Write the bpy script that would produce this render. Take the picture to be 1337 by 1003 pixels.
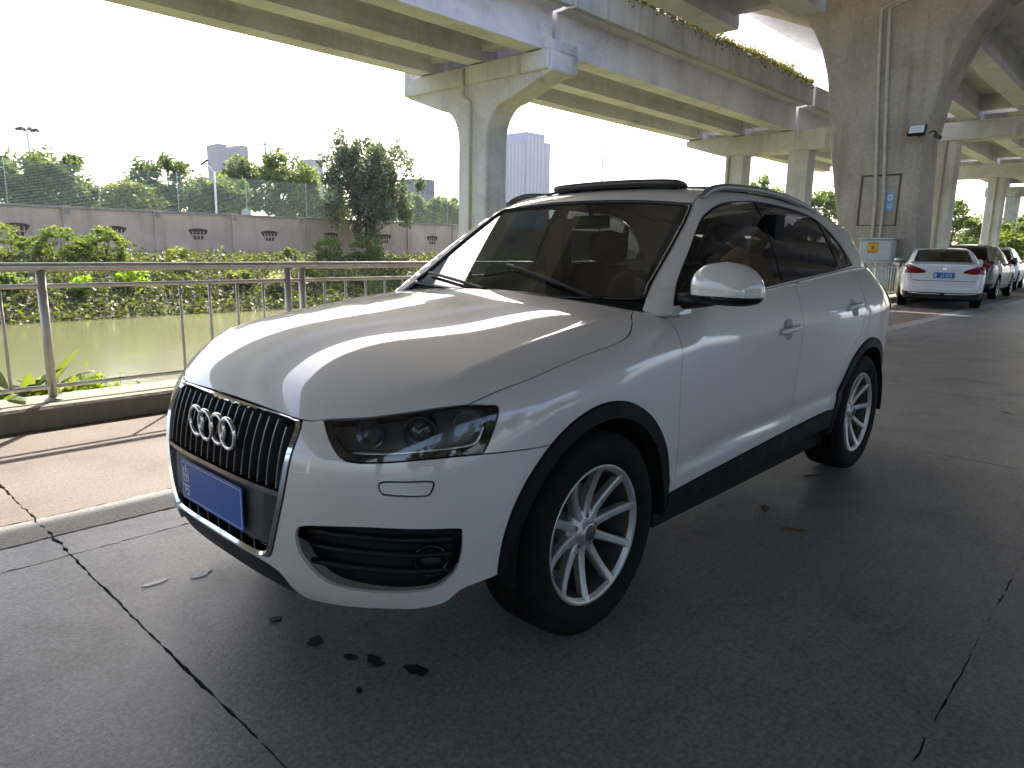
import bpy, math, random
import numpy as np
from mathutils import Vector, Matrix
from mathutils.geometry import delaunay_2d_cdt
for _o in list(bpy.data.objects): bpy.data.objects.remove(_o, do_unlink=True)
scene = bpy.context.scene
COL = scene.collection
random.seed(7); RNG = np.random.default_rng(7)
PI = math.pi
# ---------------------------------------------------------------- camera
CAM_POS = (1.79686, 2.17272, 1.27231)
CAM_RIGHT = (-0.68437, 0.72892, 0.01717)
CAM_DOWN = (0.12690, 0.14240, -0.98164)
CAM_FWD = (-0.71801, -0.66963, -0.18996)
cam_data = bpy.data.cameras.new('camera'); cam = bpy.data.objects.new('camera', cam_data); COL.objects.link(cam)
r_, d_, f_ = Vector(CAM_RIGHT).normalized(), Vector(CAM_DOWN).normalized(), Vector(CAM_FWD).normalized()
cam.matrix_world = Matrix(((r_.x, -d_.x, -f_.x, CAM_POS[0]), (r_.y, -d_.y, -f_.y, CAM_POS[1]), (r_.z, -d_.z, -f_.z, CAM_POS[2]), (0, 0, 0, 1)))
cam_data.sensor_fit = 'HORIZONTAL'; cam_data.sensor_width = 36.0; cam_data.lens = 24.78
cam_data.clip_start = 0.05; cam_data.clip_end = 4000
scene.camera = cam
# ---------------------------------------------------------------- sky and sun
SUN_EL = math.radians(42.0)
SUN_DIR = Vector((-0.66, -0.75, 0)).normalized()            # horizontal direction towards the sun
world = bpy.data.worlds.new('World'); scene.world = world; world.use_nodes = True
wn = world.node_tree; wn.nodes.clear()
w_out = wn.nodes.new('ShaderNodeOutputWorld'); w_bg = wn.nodes.new('ShaderNodeBackground'); w_sky = wn.nodes.new('ShaderNodeTexSky')
w_sky.sky_type = 'NISHITA'; w_sky.sun_disc = False; w_sky.sun_elevation = SUN_EL
w_sky.sun_rotation = math.atan2(SUN_DIR.x, SUN_DIR.y)
w_sky.altitude = 0; w_sky.air_density = 0.9; w_sky.dust_density = 3.6; w_sky.ozone_density = 1.0
w_bg.inputs['Strength'].default_value = 0.15
wn.links.new(w_sky.outputs[0], w_bg.inputs[0]); wn.links.new(w_bg.outputs[0], w_out.inputs[0])
sun_data = bpy.data.lights.new('sun', 'SUN'); sun_data.energy = 3.6; sun_data.angle = math.radians(0.6); sun_data.color = (1.0, 0.93, 0.83)
sun = bpy.data.objects.new('sun', sun_data); COL.objects.link(sun)
_l = Vector((-SUN_DIR.x * math.cos(SUN_EL), -SUN_DIR.y * math.cos(SUN_EL), -math.sin(SUN_EL)))
sun.rotation_euler = _l.to_track_quat('-Z', 'Y').to_euler(); sun.location = (-20, -25, 30)
vs = scene.view_settings; vs.view_transform = 'Standard'; vs.look = 'None'; vs.gamma = 1.0; vs.use_curve_mapping = False
vs.exposure = 2.0
scene.cycles.max_bounces = 8; scene.cycles.diffuse_bounces = 4; scene.cycles.glossy_bounces = 4; scene.cycles.transparent_max_bounces = 16
scene.cycles.transmission_bounces = 4; scene.cycles.volume_bounces = 0; scene.cycles.caustics_reflective = False; scene.cycles.caustics_refractive = False
scene.cycles.use_denoising = True
# ---------------------------------------------------------------- object helpers
def tag(o, label=None, cat=None, group=None, kind=None):
    if label: o['label'] = label
    if cat: o['category'] = cat
    if group: o['group'] = group
    if kind: o['kind'] = kind
    return o
def thing(name, label, cat, loc=(0, 0, 0), rz=0.0, group=None):
    o = bpy.data.objects.new(name, None); COL.objects.link(o); o.empty_display_size = 0.1
    o.location = loc; o.rotation_euler = (0, 0, rz)
    return tag(o, label, cat, group)
def _pinv(o):
    return (Matrix.Translation(o.location) @ Matrix.Rotation(o.rotation_euler[2], 4, 'Z')).inverted()
def link(name, me, parent=None, local=False):
    o = bpy.data.objects.new(name, me); COL.objects.link(o)
    if parent is not None:
        o.parent = parent
        if parent.type == 'EMPTY' and not local: o.matrix_parent_inverse = _pinv(parent)
    return o
def copy_tree(o, parent=None):
    c = o.copy(); COL.objects.link(c)
    if parent is not None: c.parent = parent; c.matrix_parent_inverse = o.matrix_parent_inverse.copy()
    for ch in list(o.children): copy_tree(ch, c)
    return c
def np_mesh(name, V, Fs, mat=None, smooth=False):
    """V (N,3); Fs (M,k) int array -> mesh through foreach_set"""
    V = np.asarray(V, np.float32); Fs = np.asarray(Fs, np.int32)
    me = bpy.data.meshes.new(name); k = Fs.shape[1]
    me.vertices.add(len(V)); me.vertices.foreach_set('co', V.ravel())
    me.loops.add(Fs.size); me.loops.foreach_set('vertex_index', Fs.ravel())
    me.polygons.add(len(Fs)); me.polygons.foreach_set('loop_start', np.arange(0, Fs.size, k, dtype=np.int32))
    me.polygons.foreach_set('loop_total', np.full(len(Fs), k, np.int32))
    if smooth: me.polygons.foreach_set('use_smooth', np.ones(len(Fs), bool))
    me.update(calc_edges=True)
    if mat: me.materials.append(mat)
    return me
class MB:
    """collects shapes into one mesh"""
    def __init__(s): s.v = []; s.f = []; s.sm = []
    def add(s, V, Fs, smooth=False):
        b = len(s.v); s.v += [tuple(float(c) for c in p) for p in V]
        for q in Fs: s.f.append(tuple(b + i for i in q)); s.sm.append(smooth)
        return s
    def box(s, x0, x1, y0, y1, z0, z1, ch=0.0, rot=None, at=None):
        if ch <= 0:
            V = [(x, y, z) for z in (z0, z1) for y in (y0, y1) for x in (x0, x1)]
            Fq = [(0, 2, 3, 1), (4, 5, 7, 6), (0, 1, 5, 4), (2, 6, 7, 3), (0, 4, 6, 2), (1, 3, 7, 5)]
        else:
            V = []; idx = {}
            for sx in (0, 1):
                for sy in (0, 1):
                    for sz in (0, 1):
                        c = (x1 if sx else x0, y1 if sy else y0, z1 if sz else z0); d = (-1 if sx else 1, -1 if sy else 1, -1 if sz else 1)
                        for a in range(3):   # a: axis on whose face the vertex lies
                            p = [c[i] + (0 if i == a else d[i] * ch) for i in range(3)]
                            idx[(sx, sy, sz, a)] = len(V); V.append(tuple(p))
            Fq = []
            for a in range(3):
                b_, c_ = (a + 1) % 3, (a + 2) % 3
                for sgn in (0, 1):
                    def k(u, w):
                        t = [0, 0, 0]; t[a] = sgn; t[b_] = u; t[c_] = w; return idx[(*t, a)]
                    q = [k(0, 0), k(1, 0), k(1, 1), k(0, 1)]
                    Fq.append(tuple(q if sgn else q[::-1]))
            for a in range(3):
                b_, c_ = (a + 1) % 3, (a + 2) % 3
                for u in (0, 1):
                    for w in (0, 1):
                        def kk(t, face):
                            q = [0, 0, 0]; q[a] = t; q[b_] = u; q[c_] = w; return idx[(*q, face)]
                        q = [kk(0, b_), kk(1, b_), kk(1, c_), kk(0, c_)]
                        Fq.append(tuple(q if (u ^ w) == 0 and False else q))
            for sx in (0, 1):
                for sy in (0, 1):
                    for sz in (0, 1): Fq.append(tuple(idx[(sx, sy, sz, a)] for a in range(3)))
            # orient outward
            cx, cy, cz = (x0 + x1) / 2, (y0 + y1) / 2, (z0 + z1) / 2; G_ = []
            for q in Fq:
                P = [Vector(V[i]) for i in q]; n = (P[1] - P[0]).cross(P[2] - P[0]); m = sum(P, Vector()) / len(P) - Vector((cx, cy, cz))
                G_.append(q if n.dot(m) > 0 else q[::-1])
            Fq = G_
        if rot is not None:
            V = [tuple((rot @ Vector(p)) + Vector(at or (0, 0, 0))) for p in V]
        elif at is not None: V = [tuple(Vector(p) + Vector(at)) for p in V]
        return s.add(V, Fq)
    def tube(s, pts, r, n=8, caps=True, closed=False, smooth=True):
        P = [Vector(p) for p in pts]; N = len(P); rr = r if hasattr(r, '__len__') else [r] * N
        V = []; up = None
        for i in range(N):
            t = (P[(i + 1) % N] - P[i - 1]) if closed else (P[min(i + 1, N - 1)] - P[max(i - 1, 0)])
            t.normalize()
            if up is None:
                up = Vector((0, 0, 1)) if abs(t.z) < .9 else Vector((1, 0, 0))
            a = t.cross(up)
            if a.length < 1e-5: a = t.cross(Vector((1, .3, .2)))
            a.normalize(); b = a.cross(t); up = b
            for k in range(n):
                th = 2 * PI * k / n; V.append(P[i] + (a * math.cos(th) + b * math.sin(th)) * rr[i])
        Fq = []
        for i in range(N if closed else N - 1):
            j = (i + 1) % N
            for k in range(n):
                k2 = (k + 1) % n; Fq.append((i * n + k, j * n + k, j * n + k2, i * n + k2))
        s.add(V, Fq, smooth)
        if caps and not closed:
            b0 = len(s.v) - N * n
            s.f.append(tuple(b0 + k for k in range(n))); s.sm.append(False)
            s.f.append(tuple(b0 + (N - 1) * n + k for k in range(n))[::-1]); s.sm.append(False)
        return s
    def lathe(s, prof, n=32, axis='Z', at=(0, 0, 0), smooth=True, caps=False, arc=None):
        """prof: list of (r, h)"""
        V = []; a0, a1 = (0, 2 * PI) if arc is None else arc; full = arc is None
        cnt = n if full else n + 1
        for (r, h) in prof:
            for k in range(cnt):
                th = a0 + (a1 - a0) * k / n; c, q = math.cos(th) * r, math.sin(th) * r
                p = (c, q, h) if axis == 'Z' else ((c, h, q) if axis == 'Y' else (h, c, q))
                V.append((p[0] + at[0], p[1] + at[1], p[2] + at[2]))
        Fq = []
        for i in range(len(prof) - 1):
            for k in range(cnt if full else n):
                k2 = (k + 1) % cnt; q = (i * cnt + k, i * cnt + k2, (i + 1) * cnt + k2, (i + 1) * cnt + k)
                Fq.append(q if axis != 'Y' else q[::-1])
        s.add(V, Fq, smooth)
        if caps:
            b = len(s.v) - len(V)
            s.f.append(tuple(b + k for k in range(cnt))[::-1]); s.sm.append(False)
            s.f.append(tuple(b + (len(prof) - 1) * cnt + k for k in range(cnt))); s.sm.append(False)
        return s
    def prism(s, poly, axis, h0, h1):
        """poly: 2-D outline; axis 'X': poly=(y,z); 'Y': (x,z); 'Z': (x,y)"""
        def P(u, w, h): return (h, u, w) if axis == 'X' else ((u, h, w) if axis == 'Y' else (u, w, h))
        n = len(poly); V = [P(u, w, h0) for u, w in poly] + [P(u, w, h1) for u, w in poly]
        area = sum(poly[i][0] * poly[(i + 1) % n][1] - poly[(i + 1) % n][0] * poly[i][1] for i in range(n))
        flip = (area > 0) ^ (axis == 'Y') ^ (h1 < h0)
        Fq = [tuple(range(n))[::-1], tuple(range(n, 2 * n))] + [(i, (i + 1) % n, n + (i + 1) % n, n + i) for i in range(n)]
        if not flip: Fq = [q[::-1] for q in Fq]
        return s.add(V, Fq)
    def build(s, name, mat, parent=None, local=False, bevel=0.0, smooth=None):
        me = bpy.data.meshes.new(name); me.from_pydata(s.v, [], s.f)
        me.polygons.foreach_set('use_smooth', s.sm if smooth is None else [smooth] * len(s.f))
        if mat: me.materials.append(mat)
        o = link(name, me, parent, local)
        if bevel > 0:
            m = o.modifiers.new('Bevel', 'BEVEL'); m.width = bevel; m.segments = 2; m.limit_method = 'ANGLE'; m.angle_limit = math.radians(40)
        return o
# ---------------------------------------------------------------- materials
MAT = {}
class NT:
    def __init__(s, name):
        s.m = bpy.data.materials.new(name); s.m.use_nodes = True; s.t = s.m.node_tree; s.t.nodes.clear()
        s.out = s.t.nodes.new('ShaderNodeOutputMaterial'); MAT[name] = s.m
    def n(s, typ, **kw):
        o = s.t.nodes.new('ShaderNode' + typ)
        for k, v in kw.items():
            if k in o.inputs: o.inputs[k].default_value = v
            elif hasattr(o, k): setattr(o, k, v)
        return o
    def l(s, a, b): s.t.links.new(a, b)
    def ramp(s, fac, stops, interp='LINEAR'):
        r = s.t.nodes.new('ShaderNodeValToRGB'); r.color_ramp.interpolation = interp
        e = r.color_ramp.elements
        while len(e) > 1: e.remove(e[-1])
        e[0].position = stops[0][0]; e[0].color = c4(stops[0][1])
        for p, c in stops[1:]:
            q = e.new(p); q.color = c4(c)
        s.l(fac, r.inputs[0]); return r
    def math(s, op, a, b=None):
        o = s.t.nodes.new('ShaderNodeMath'); o.operation = op
        for i, v in enumerate((a, b)):
            if v is None: continue
            if isinstance(v, (int, float)): o.inputs[i].default_value = v
            else: s.l(v, o.inputs[i])
        return o.outputs[0]
    def mix(s, fac, a, b, blend='MIX'):
        o = s.t.nodes.new('ShaderNodeMix'); o.data_type = 'RGBA'; o.blend_type = blend
        for sock, v in ((o.inputs[0], fac), (o.inputs[6], a), (o.inputs[7], b)):
            if isinstance(v, (int, float)): sock.default_value = v
            elif isinstance(v, tuple): sock.default_value = c4(v)
            else: s.l(v, sock)
        return o.outputs[2]
    def pos(s, scale=(1, 1, 1)):
        g = s.n('NewGeometry'); m = s.n('Mapping'); m.inputs['Scale'].default_value = scale
        s.l(g.outputs['Position'], m.inputs['Vector']); return m.outputs[0]
    def obj(s, scale=(1, 1, 1)):
        g = s.n('TexCoord'); m = s.n('Mapping'); m.inputs['Scale'].default_value = scale
        s.l(g.outputs['Object'], m.inputs['Vector']); return m.outputs[0]
    def noise(s, vec, scale, detail=4, rough=.55, dist=0):
        o = s.n('TexNoise'); o.inputs['Scale'].default_value = scale; o.inputs['Detail'].default_value = detail
        o.inputs['Roughness'].default_value = rough; o.inputs['Distortion'].default_value = dist
        s.l(vec, o.inputs['Vector']); return o.outputs['Fac']
    def bsdf(s, col, rough=.6, metal=0.0, spec=.5, **kw):
        b = s.n('BsdfPrincipled')
        for key, v in (('Base Color', col), ('Roughness', rough), ('Metallic', metal), ('Specular IOR Level', spec)):
            if isinstance(v, (int, float)): b.inputs[key].default_value = v
            elif isinstance(v, tuple): b.inputs[key].default_value = c4(v)
            else: s.l(v, b.inputs[key])
        for k, v in kw.items(): b.inputs[k.replace('_', ' ')].default_value = v
        s.l(b.outputs[0], s.out.inputs[0]); s.b = b; return b
    def bump(s, h, strength=.3, dist=.02):
        o = s.n('Bump'); o.inputs['Strength'].default_value = strength; o.inputs['Distance'].default_value = dist
        s.l(h, o.inputs['Height']); s.l(o.outputs[0], s.b.inputs['Normal']); return o
def c4(c): return (c[0], c[1], c[2], 1.0)
def simple(name, col, rough=.5, metal=0.0, spec=.5, var=.0, **kw):
    t = NT(name)
    if var > 0:
        f = t.noise(t.obj(), 9, 5); lo = tuple(x * (1 - var) for x in col); hi = tuple(min(1, x * (1 + var)) for x in col)
        cc = t.ramp(f, [(.3, lo), (.7, hi)]).outputs[0]
        r2 = t.ramp(f, [(.3, (rough * .8,) * 3), (.75, (min(1, rough * 1.25),) * 3)]).outputs[0]
        t.bsdf(cc, r2, metal, spec, **kw)
    else: t.bsdf(col, rough, metal, spec, **kw)
    return t.m
def concrete(name, base, stain, streak=.5, bump=.25, rough=.85, patch=.5):
    """weathered cast concrete: cloudy tone, downward water streaks, pores"""
    t = NT(name); p = t.pos()
    cloud = t.noise(p, .45, 6, .6, .4); fine = t.noise(p, 9, 5, .6)
    col = t.ramp(cloud, [(.28, tuple(x * .72 for x in base)), (.5, base), (.75, tuple(min(1, x * 1.22) for x in base))]).outputs[0]
    col = t.mix(.25, col, t.ramp(fine, [(.3, (.25, .25, .25)), (.7, (.75, .75, .75))]).outputs[0], 'OVERLAY')
    st = t.noise(t.pos((2.6, 2.6, .10)), 1.0, 6, .65, .2); st2 = t.noise(p, .5, 3)
    f = t.ramp(st, [(.50, (0, 0, 0)), (.72, (1, 1, 1))]).outputs[0]
    f = t.math('MULTIPLY', f, t.ramp(st2, [(.35, (0, 0, 0)), (.65, (1, 1, 1))]).outputs[0])
    f = t.math('MULTIPLY', f, streak)
    col = t.mix(f, col, stain)
    warm = t.noise(p, .8, 5, .6, .8)
    f2 = t.math('MULTIPLY', t.ramp(warm, [(.55, (0, 0, 0)), (.75, (1, 1, 1))]).outputs[0], patch)
    col = t.mix(f2, col, tuple(min(1, c * k) for c, k in zip(base, (1.15, 1.05, .85))))
    t.bsdf(col, rough, 0, .3); t.bump(t.math('ADD', fine, t.math('MULTIPLY', st, .6)), bump, .03)
    return t.m
def foliage(name, cols, trans=.35, rough=.55):
    t = NT(name); g = t.n('NewGeometry')
    n = len(cols); col = t.ramp(g.outputs['Random Per Island'], [(i / max(1, n - 1), c) for i, c in enumerate(cols)]).outputs[0]
    b = t.bsdf(col, rough, 0, .35)
    tr = t.n('BsdfTranslucent'); t.l(t.mix(1.0, col, (1.5, 1.5, .7), 'MULTIPLY'), tr.inputs[0])
    mx = t.n('MixShader'); mx.inputs[0].default_value = trans
    t.l(b.outputs[0], mx.inputs[1]); t.l(tr.outputs[0], mx.inputs[2]); t.l(mx.outputs[0], t.out.inputs[0])
    return t.m
def thin_glass(name, tint, refl=1.0, ior=1.62, rough=0.0):
    """pane: fresnel reflection over tinted see-through"""
    t = NT(name); fr = t.n('Fresnel'); gm = t.n('NewGeometry')
    t.l(t.math('SUBTRACT', ior, t.math('MULTIPLY', gm.outputs['Backfacing'], ior - 1 / ior)), fr.inputs['IOR'])
    tr = t.n('BsdfTransparent'); tr.inputs[0].default_value = c4(tint)
    gl = t.n('BsdfGlossy'); gl.inputs['Roughness'].default_value = rough; gl.inputs[0].default_value = (refl, refl, refl, 1)
    mx = t.n('MixShader'); t.l(fr.outputs[0], mx.inputs[0]); t.l(tr.outputs[0], mx.inputs[1]); t.l(gl.outputs[0], mx.inputs[2])
    t.l(mx.outputs[0], t.out.inputs[0]); return t.m
def glyph(name, text, size, mat, loc, rot, parent=None, depth=.0008, xs=1.0):
    """flat lettering as a mesh"""
    cu = bpy.data.curves.new(name, 'FONT'); cu.body = text; cu.size = size; cu.align_x = 'CENTER'; cu.align_y = 'CENTER'; cu.extrude = depth; cu.resolution_u = 3
    tmp = bpy.data.objects.new('tmp', cu); COL.objects.link(tmp)
    me = bpy.data.meshes.new_from_object(tmp.evaluated_get(bpy.context.evaluated_depsgraph_get()))
    bpy.data.objects.remove(tmp, do_unlink=True); bpy.data.curves.remove(cu)
    mt = Matrix.Translation(loc) @ rot.to_4x4() @ Matrix.Diagonal((xs, 1, 1, 1)); me.transform(mt)
    me.materials.clear(); me.materials.append(mat); me.name = name
    return link(name, me, parent)
# ---------------------------------------------------------------- materials of this place
concrete('deck_concrete', (.66, .65, .685), (.29, .28, .275), .45, .25)
concrete('pier_concrete', (.63, .62, .625), (.23, .22, .21), .75, .3)
concrete('pillar_concrete', (.42, .36, .285), (.16, .13, .095), .8, .3)
concrete('kerb_concrete', (.27, .24, .20), (.09, .08, .06), .6, .5)
def parapet_mat():
    t = NT('parapet_concrete'); p = t.pos()
    st = t.noise(t.pos((3.2, 3.2, .10)), 1.0, 8, .75, .15); cl = t.noise(p, .8, 5)
    col = t.ramp(cl, [(.3, (.32, .32, .31)), (.7, (.45, .45, .43))]).outputs[0]
    col = t.mix(t.ramp(st, [(.50, (0, 0, 0)), (.80, (.8, .8, .8))]).outputs[0], col, (.10, .10, .105))
    t.bsdf(col, .9, 0, .2); t.bump(cl, .2, .02)
parapet_mat()
def slab_mat(name, a, b, dark, rough, wet=.0):
    t = NT(name); p = t.pos()
    big = t.noise(p, .55, 6, .6, .6); mid = t.noise(p, 2.2, 8, .7, .5); fine = t.noise(p, 75, 4, .65); grit = t.noise(p, 260, 2, .5)
    col = t.ramp(big, [(.3, a), (.7, b)]).outputs[0]
    col = t.mix(t.math('MULTIPLY', t.ramp(mid, [(.52, (0, 0, 0)), (.72, (1, 1, 1))]).outputs[0], .55), col, dark)
    col = t.mix(.5, col, t.ramp(fine, [(.32, (.15, .15, .15)), (.68, (.85, .85, .85))]).outputs[0], 'OVERLAY')
    vo = t.n('TexVoronoi'); vo.inputs['Scale'].default_value = 7.0; t.l(p, vo.inputs['Vector']); spot = t.ramp(vo.outputs['Distance'], [(.05, (1, 1, 1)), (.11, (0, 0, 0))]).outputs[0]
    col = t.mix(t.math('MULTIPLY', t.math('MULTIPLY', spot, t.ramp(t.noise(p, 1.1, 3), [(.52, (0, 0, 0)), (.6, (1, 1, 1))]).outputs[0]), .6), col, dark)
    brush = t.noise(t.pos((1.5, 40, 1)), 1.0, 4, .6)
    col = t.mix(.15, col, t.ramp(brush, [(.35, (.3, .3, .3)), (.65, (.7, .7, .7))]).outputs[0], 'OVERLAY')
    rg = t.ramp(mid, [(.3, (rough - .06,) * 3), (.7, (rough + .08,) * 3)]).outputs[0]
    t.bsdf(col, rg, 0, .45); t.bump(t.math('ADD', t.math('MULTIPLY', fine, .5), t.math('ADD', t.math('MULTIPLY', grit, .35), t.math('MULTIPLY', brush, .25))), .45, .006)
slab_mat('slab_grey', (.16, .158, .164), (.235, .231, .238), (.085, .083, .085), .36)
slab_mat('slab_sun_warm', (.125, .100, .083), (.165, .134, .111), (.09, .073, .06), .8)  # warm sunlight tone of the sunlit band put into the slab colour
slab_mat('strip_pale', (.23, .225, .22), (.31, .30, .29), (.15, .145, .14), .7)
slab_mat('ground_dirt', (.045, .048, .026), (.09, .085, .05), (.025, .03, .015), .9)
simple('joint_dirt', (.03, .028, .026), .95, 0, .1, .3)
def brick_mat():
    t = NT('wall_render'); p = t.pos(); cl = t.noise(p, .5, 6, .6, .4); st = t.noise(t.pos((1.5, 1.5, .15)), 1.2, 6, .65)
    br = t.n('TexBrick'); br.inputs['Scale'].default_value = 1.6; br.inputs['Mortar Size'].default_value = .012
    br.inputs['Color1'].default_value = (.58, .44, .36, 1); br.inputs['Color2'].default_value = (.50, .375, .305, 1); br.inputs['Mortar'].default_value = (.46, .36, .30, 1)
    mp = t.n('Mapping'); mp.inputs['Rotation'].default_value = (PI / 2, 0, 0); g = t.n('NewGeometry'); t.l(g.outputs['Position'], mp.inputs['Vector']); t.l(mp.outputs[0], br.inputs['Vector'])
    col = t.mix(.65, br.outputs[0], t.ramp(cl, [(.3, (.50, .375, .30)), (.7, (.74, .575, .46))]).outputs[0])
    col = t.mix(t.math('MULTIPLY', t.ramp(st, [(.5, (0, 0, 0)), (.75, (1, 1, 1))]).outputs[0], .45), col, (.20, .15, .125))
    t.bsdf(col, .9, 0, .2); t.bump(br.outputs['Fac'], .3, .02)
brick_mat()
simple('wall_cap', (.34, .30, .27), .9, 0, .2, .25)
simple('niche_dark', (.10, .065, .055), .9, 0, .2, .3)
simple('lamp_white', (.72, .72, .70), .45, 0, .4)
def steel_mat(name, col, rough):
    t = NT(name); p = t.pos(); f = t.noise(p, 14, 5, .6); g2 = t.noise(t.pos((3, 3, .6)), 2, 4)
    c = t.mix(t.ramp(g2, [(.5, (0, 0, 0)), (.8, (.7, .7, .7))]).outputs[0], col, (.33, .27, .19))
    t.bsdf(c, t.ramp(f, [(.3, (rough * .7,) * 3), (.7, (rough * 1.4,) * 3)]).outputs[0], .75, .5)
steel_mat('rail_steel', (.62, .59, .52), .34)
steel_mat('post_steel', (.56, .54, .48), .45)
simple('pipe_pvc', (.50, .46, .37), .5, 0, .4, .15)
simple('dark_gap', (.01, .01, .01), 1.0, 0, 0)
def water_mat():
    t = NT('river_green'); p = t.pos((1, .55, 1))
    a = t.noise(p, 1.3, 4, .55, .3); b = t.noise(p, 6.0, 3, .5)
    big = t.noise(t.pos(), .10, 4, .5, .5)
    col = t.ramp(big, [(.3, (.105, .110, .050)), (.7, (.138, .140, .066))]).outputs[0]
    t.bsdf(col, .16, 0, .5); t.b.inputs['IOR'].default_value = 1.33
    t.bump(t.math('ADD', t.math('MULTIPLY', a, 1.0), t.math('MULTIPLY', b, .35)), .16, .06)
water_mat()
foliage('leaf_dark', [(.05, .075, .038), (.08, .115, .052), (.115, .155, .07), (.16, .20, .09)], .45)
foliage('leaf_mid', [(.06, .092, .034), (.095, .14, .048), (.135, .19, .062), (.19, .24, .085)], .45)
foliage('leaf_light', [(.08, .11, .025), (.13, .17, .04), (.19, .23, .055), (.24, .26, .07)], .4)
foliage('leaf_big', [(.06, .075, .06), (.095, .115, .085), (.14, .165, .12), (.20, .225, .165)], .38)
foliage('leaf_hedge', [(.06, .10, .018), (.12, .17, .03), (.19, .24, .045), (.26, .30, .06)], .4)
foliage('leaf_weed', [(.03, .045, .018), (.06, .08, .028), (.10, .12, .04), (.15, .18, .05), (.10, .085, .06)], .35)
foliage('leaf_bright', [(.16, .26, .02), (.24, .36, .03), (.30, .42, .05)], .45)
foliage('leaf_pale', [(.20, .24, .12), (.30, .33, .20), (.40, .42, .30)], .4)
foliage('creeper', [(.05, .08, .02), (.09, .13, .03), (.14, .17, .05), (.20, .20, .08), (.40, .17, .24)], .4)
simple('bark', (.085, .065, .05), .95, 0, .2, .35)
simple('tower_pale', (.16, .17, .20), .9, 0, .2); simple('tower_blue', (.05, .12, .26), .8, 0, .3); simple('tower_window', (.12, .14, .17), .4, 0, .5)
simple('net_green', (.30, .42, .38), .8, 0, .2)
# car materials
def paint_mat(name, col):
    t = NT(name); p = t.obj(); f = t.noise(p, 900, 2); d = t.noise(p, 3.0, 5, .6)
    c = t.mix(t.math('MULTIPLY', t.ramp(d, [(.45, (0, 0, 0)), (.8, (1, 1, 1))]).outputs[0], .10), col, tuple(x * .72 for x in col))
    sp = t.n('SeparateXYZ'); t.l(p, sp.inputs[0]); low = t.ramp(sp.outputs[2], [(.28, (1, 1, 1)), (.60, (0, 0, 0))]).outputs[0]; ds = t.noise(t.obj((1, 1, 2.5)), 5, 6, .65)
    c = t.mix(t.math('MULTIPLY', t.math('MULTIPLY', low, t.ramp(ds, [(.35, (0, 0, 0)), (.75, (1, 1, 1))]).outputs[0]), .30), c, (.30, .27, .23))
    b = t.bsdf(c, .42, 0, .5); b.inputs['Coat Weight'].default_value = 1.0; t.l(t.ramp(t.noise(p, 170, 3, .6), [(.46, (.010,) * 3), (.70, (.085,) * 3)]).outputs[0], b.inputs['Coat Roughness']); b.inputs['Coat IOR'].default_value = 1.7
paint_mat('white_paint', (.69, .66, .632)); paint_mat('white_paint_old', (.70, .69, .68)); paint_mat('dark_paint', (.03, .032, .035)); paint_mat('silver_paint', (.42, .45, .44))
simple('black_plastic', (.008, .008, .0085), .5, 0, .3, .2)
simple('black_gloss', (.008, .008, .009), .08, 0, .5)
simple('trim_grey', (.011, .011, .0115), .6, 0, .22, .2)
simple('chrome', (.72, .72, .73), .09, 1.0, .5)
simple('chrome_dark', (.20, .20, .21), .22, 1.0, .5)
simple('alloy', (.50, .50, .49), .34, .6, .5, .08); simple('panel_line', (.11, .085, .065), .9)
simple('brake_metal', (.18, .17, .16), .45, 1.0, .5)
def tyre_mat():
    t = NT('tyre_rubber'); p = t.obj(); f = t.noise(p, 25, 4); c = t.ramp(f, [(.3, (.005, .005, .005)), (.7, (.012, .0115, .011))]).outputs[0]
    t.bsdf(c, .8, 0, .18); t.bump(f, .2, .003)
tyre_mat()
thin_glass('screen_glass', (.44, .54, .55), ior=1.78); thin_glass('tint_glass', (.045, .05, .055)); thin_glass('door_glass', (.12, .14, .145)); thin_glass('lens_clear', (.82, .84, .84))
simple('interior', (.010, .011, .012), .8, 0, .2); simple('interior_dash', (.016, .017, .018), .7, 0, .3); simple('seat_cloth', (.013, .0135, .015), .85, 0, .2)
simple('lamp_black', (.10, .105, .11), .30, .5, .4); simple('reflector', (.75, .75, .76), .12, 1.0)
simple('amber', (.35, .10, .01), .2, 0, .5); simple('tail_red', (.16, .006, .010), .12, 0, .5); simple('tail_red_dark', (.09, .006, .012), .12, 0, .5)
simple('plate_blue', (.008, .11, .44), .4, 0, .5); simple('plate_white', (.75, .76, .76), .5); simple('plate_holder', (.05, .05, .055), .5)
simple('box_grey', (.52, .53, .50), .5, 0, .4, .12); simple('sign_yellow', (.62, .40, .03), .6, 0, .3); simple('sign_red', (.35, .06, .03), .6); simple('sign_blue', (.20, .38, .58), .5)
simple('lamp_glass', (.70, .72, .72), .25, 0, .5); simple('white_metal', (.66, .66, .64), .45, 0, .4, .1)
simple('oil', (.016, .016, .017), .45, 0, .4); simple('litter_white', (.85, .85, .83), .6, 0, .3); simple('dead_leaf', (.16, .10, .05), .9)
simple('sunroof_glass', (.075, .066, .062), .30, 0, .5)
simple('slat_grey', (.10, .10, .105), .35, .6, .5); simple('lens_ball', (.03, .035, .04), .03, 0, .8); simple('chrome_satin', (.55, .55, .55), .22, 1.0); simple('rail_satin', (.30, .295, .285), .42, .7); simple('recess_grey', (.30, .30, .29), .5); simple('rim_dark', (.07, .068, .066), .5, .5, .4, .15)
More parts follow.
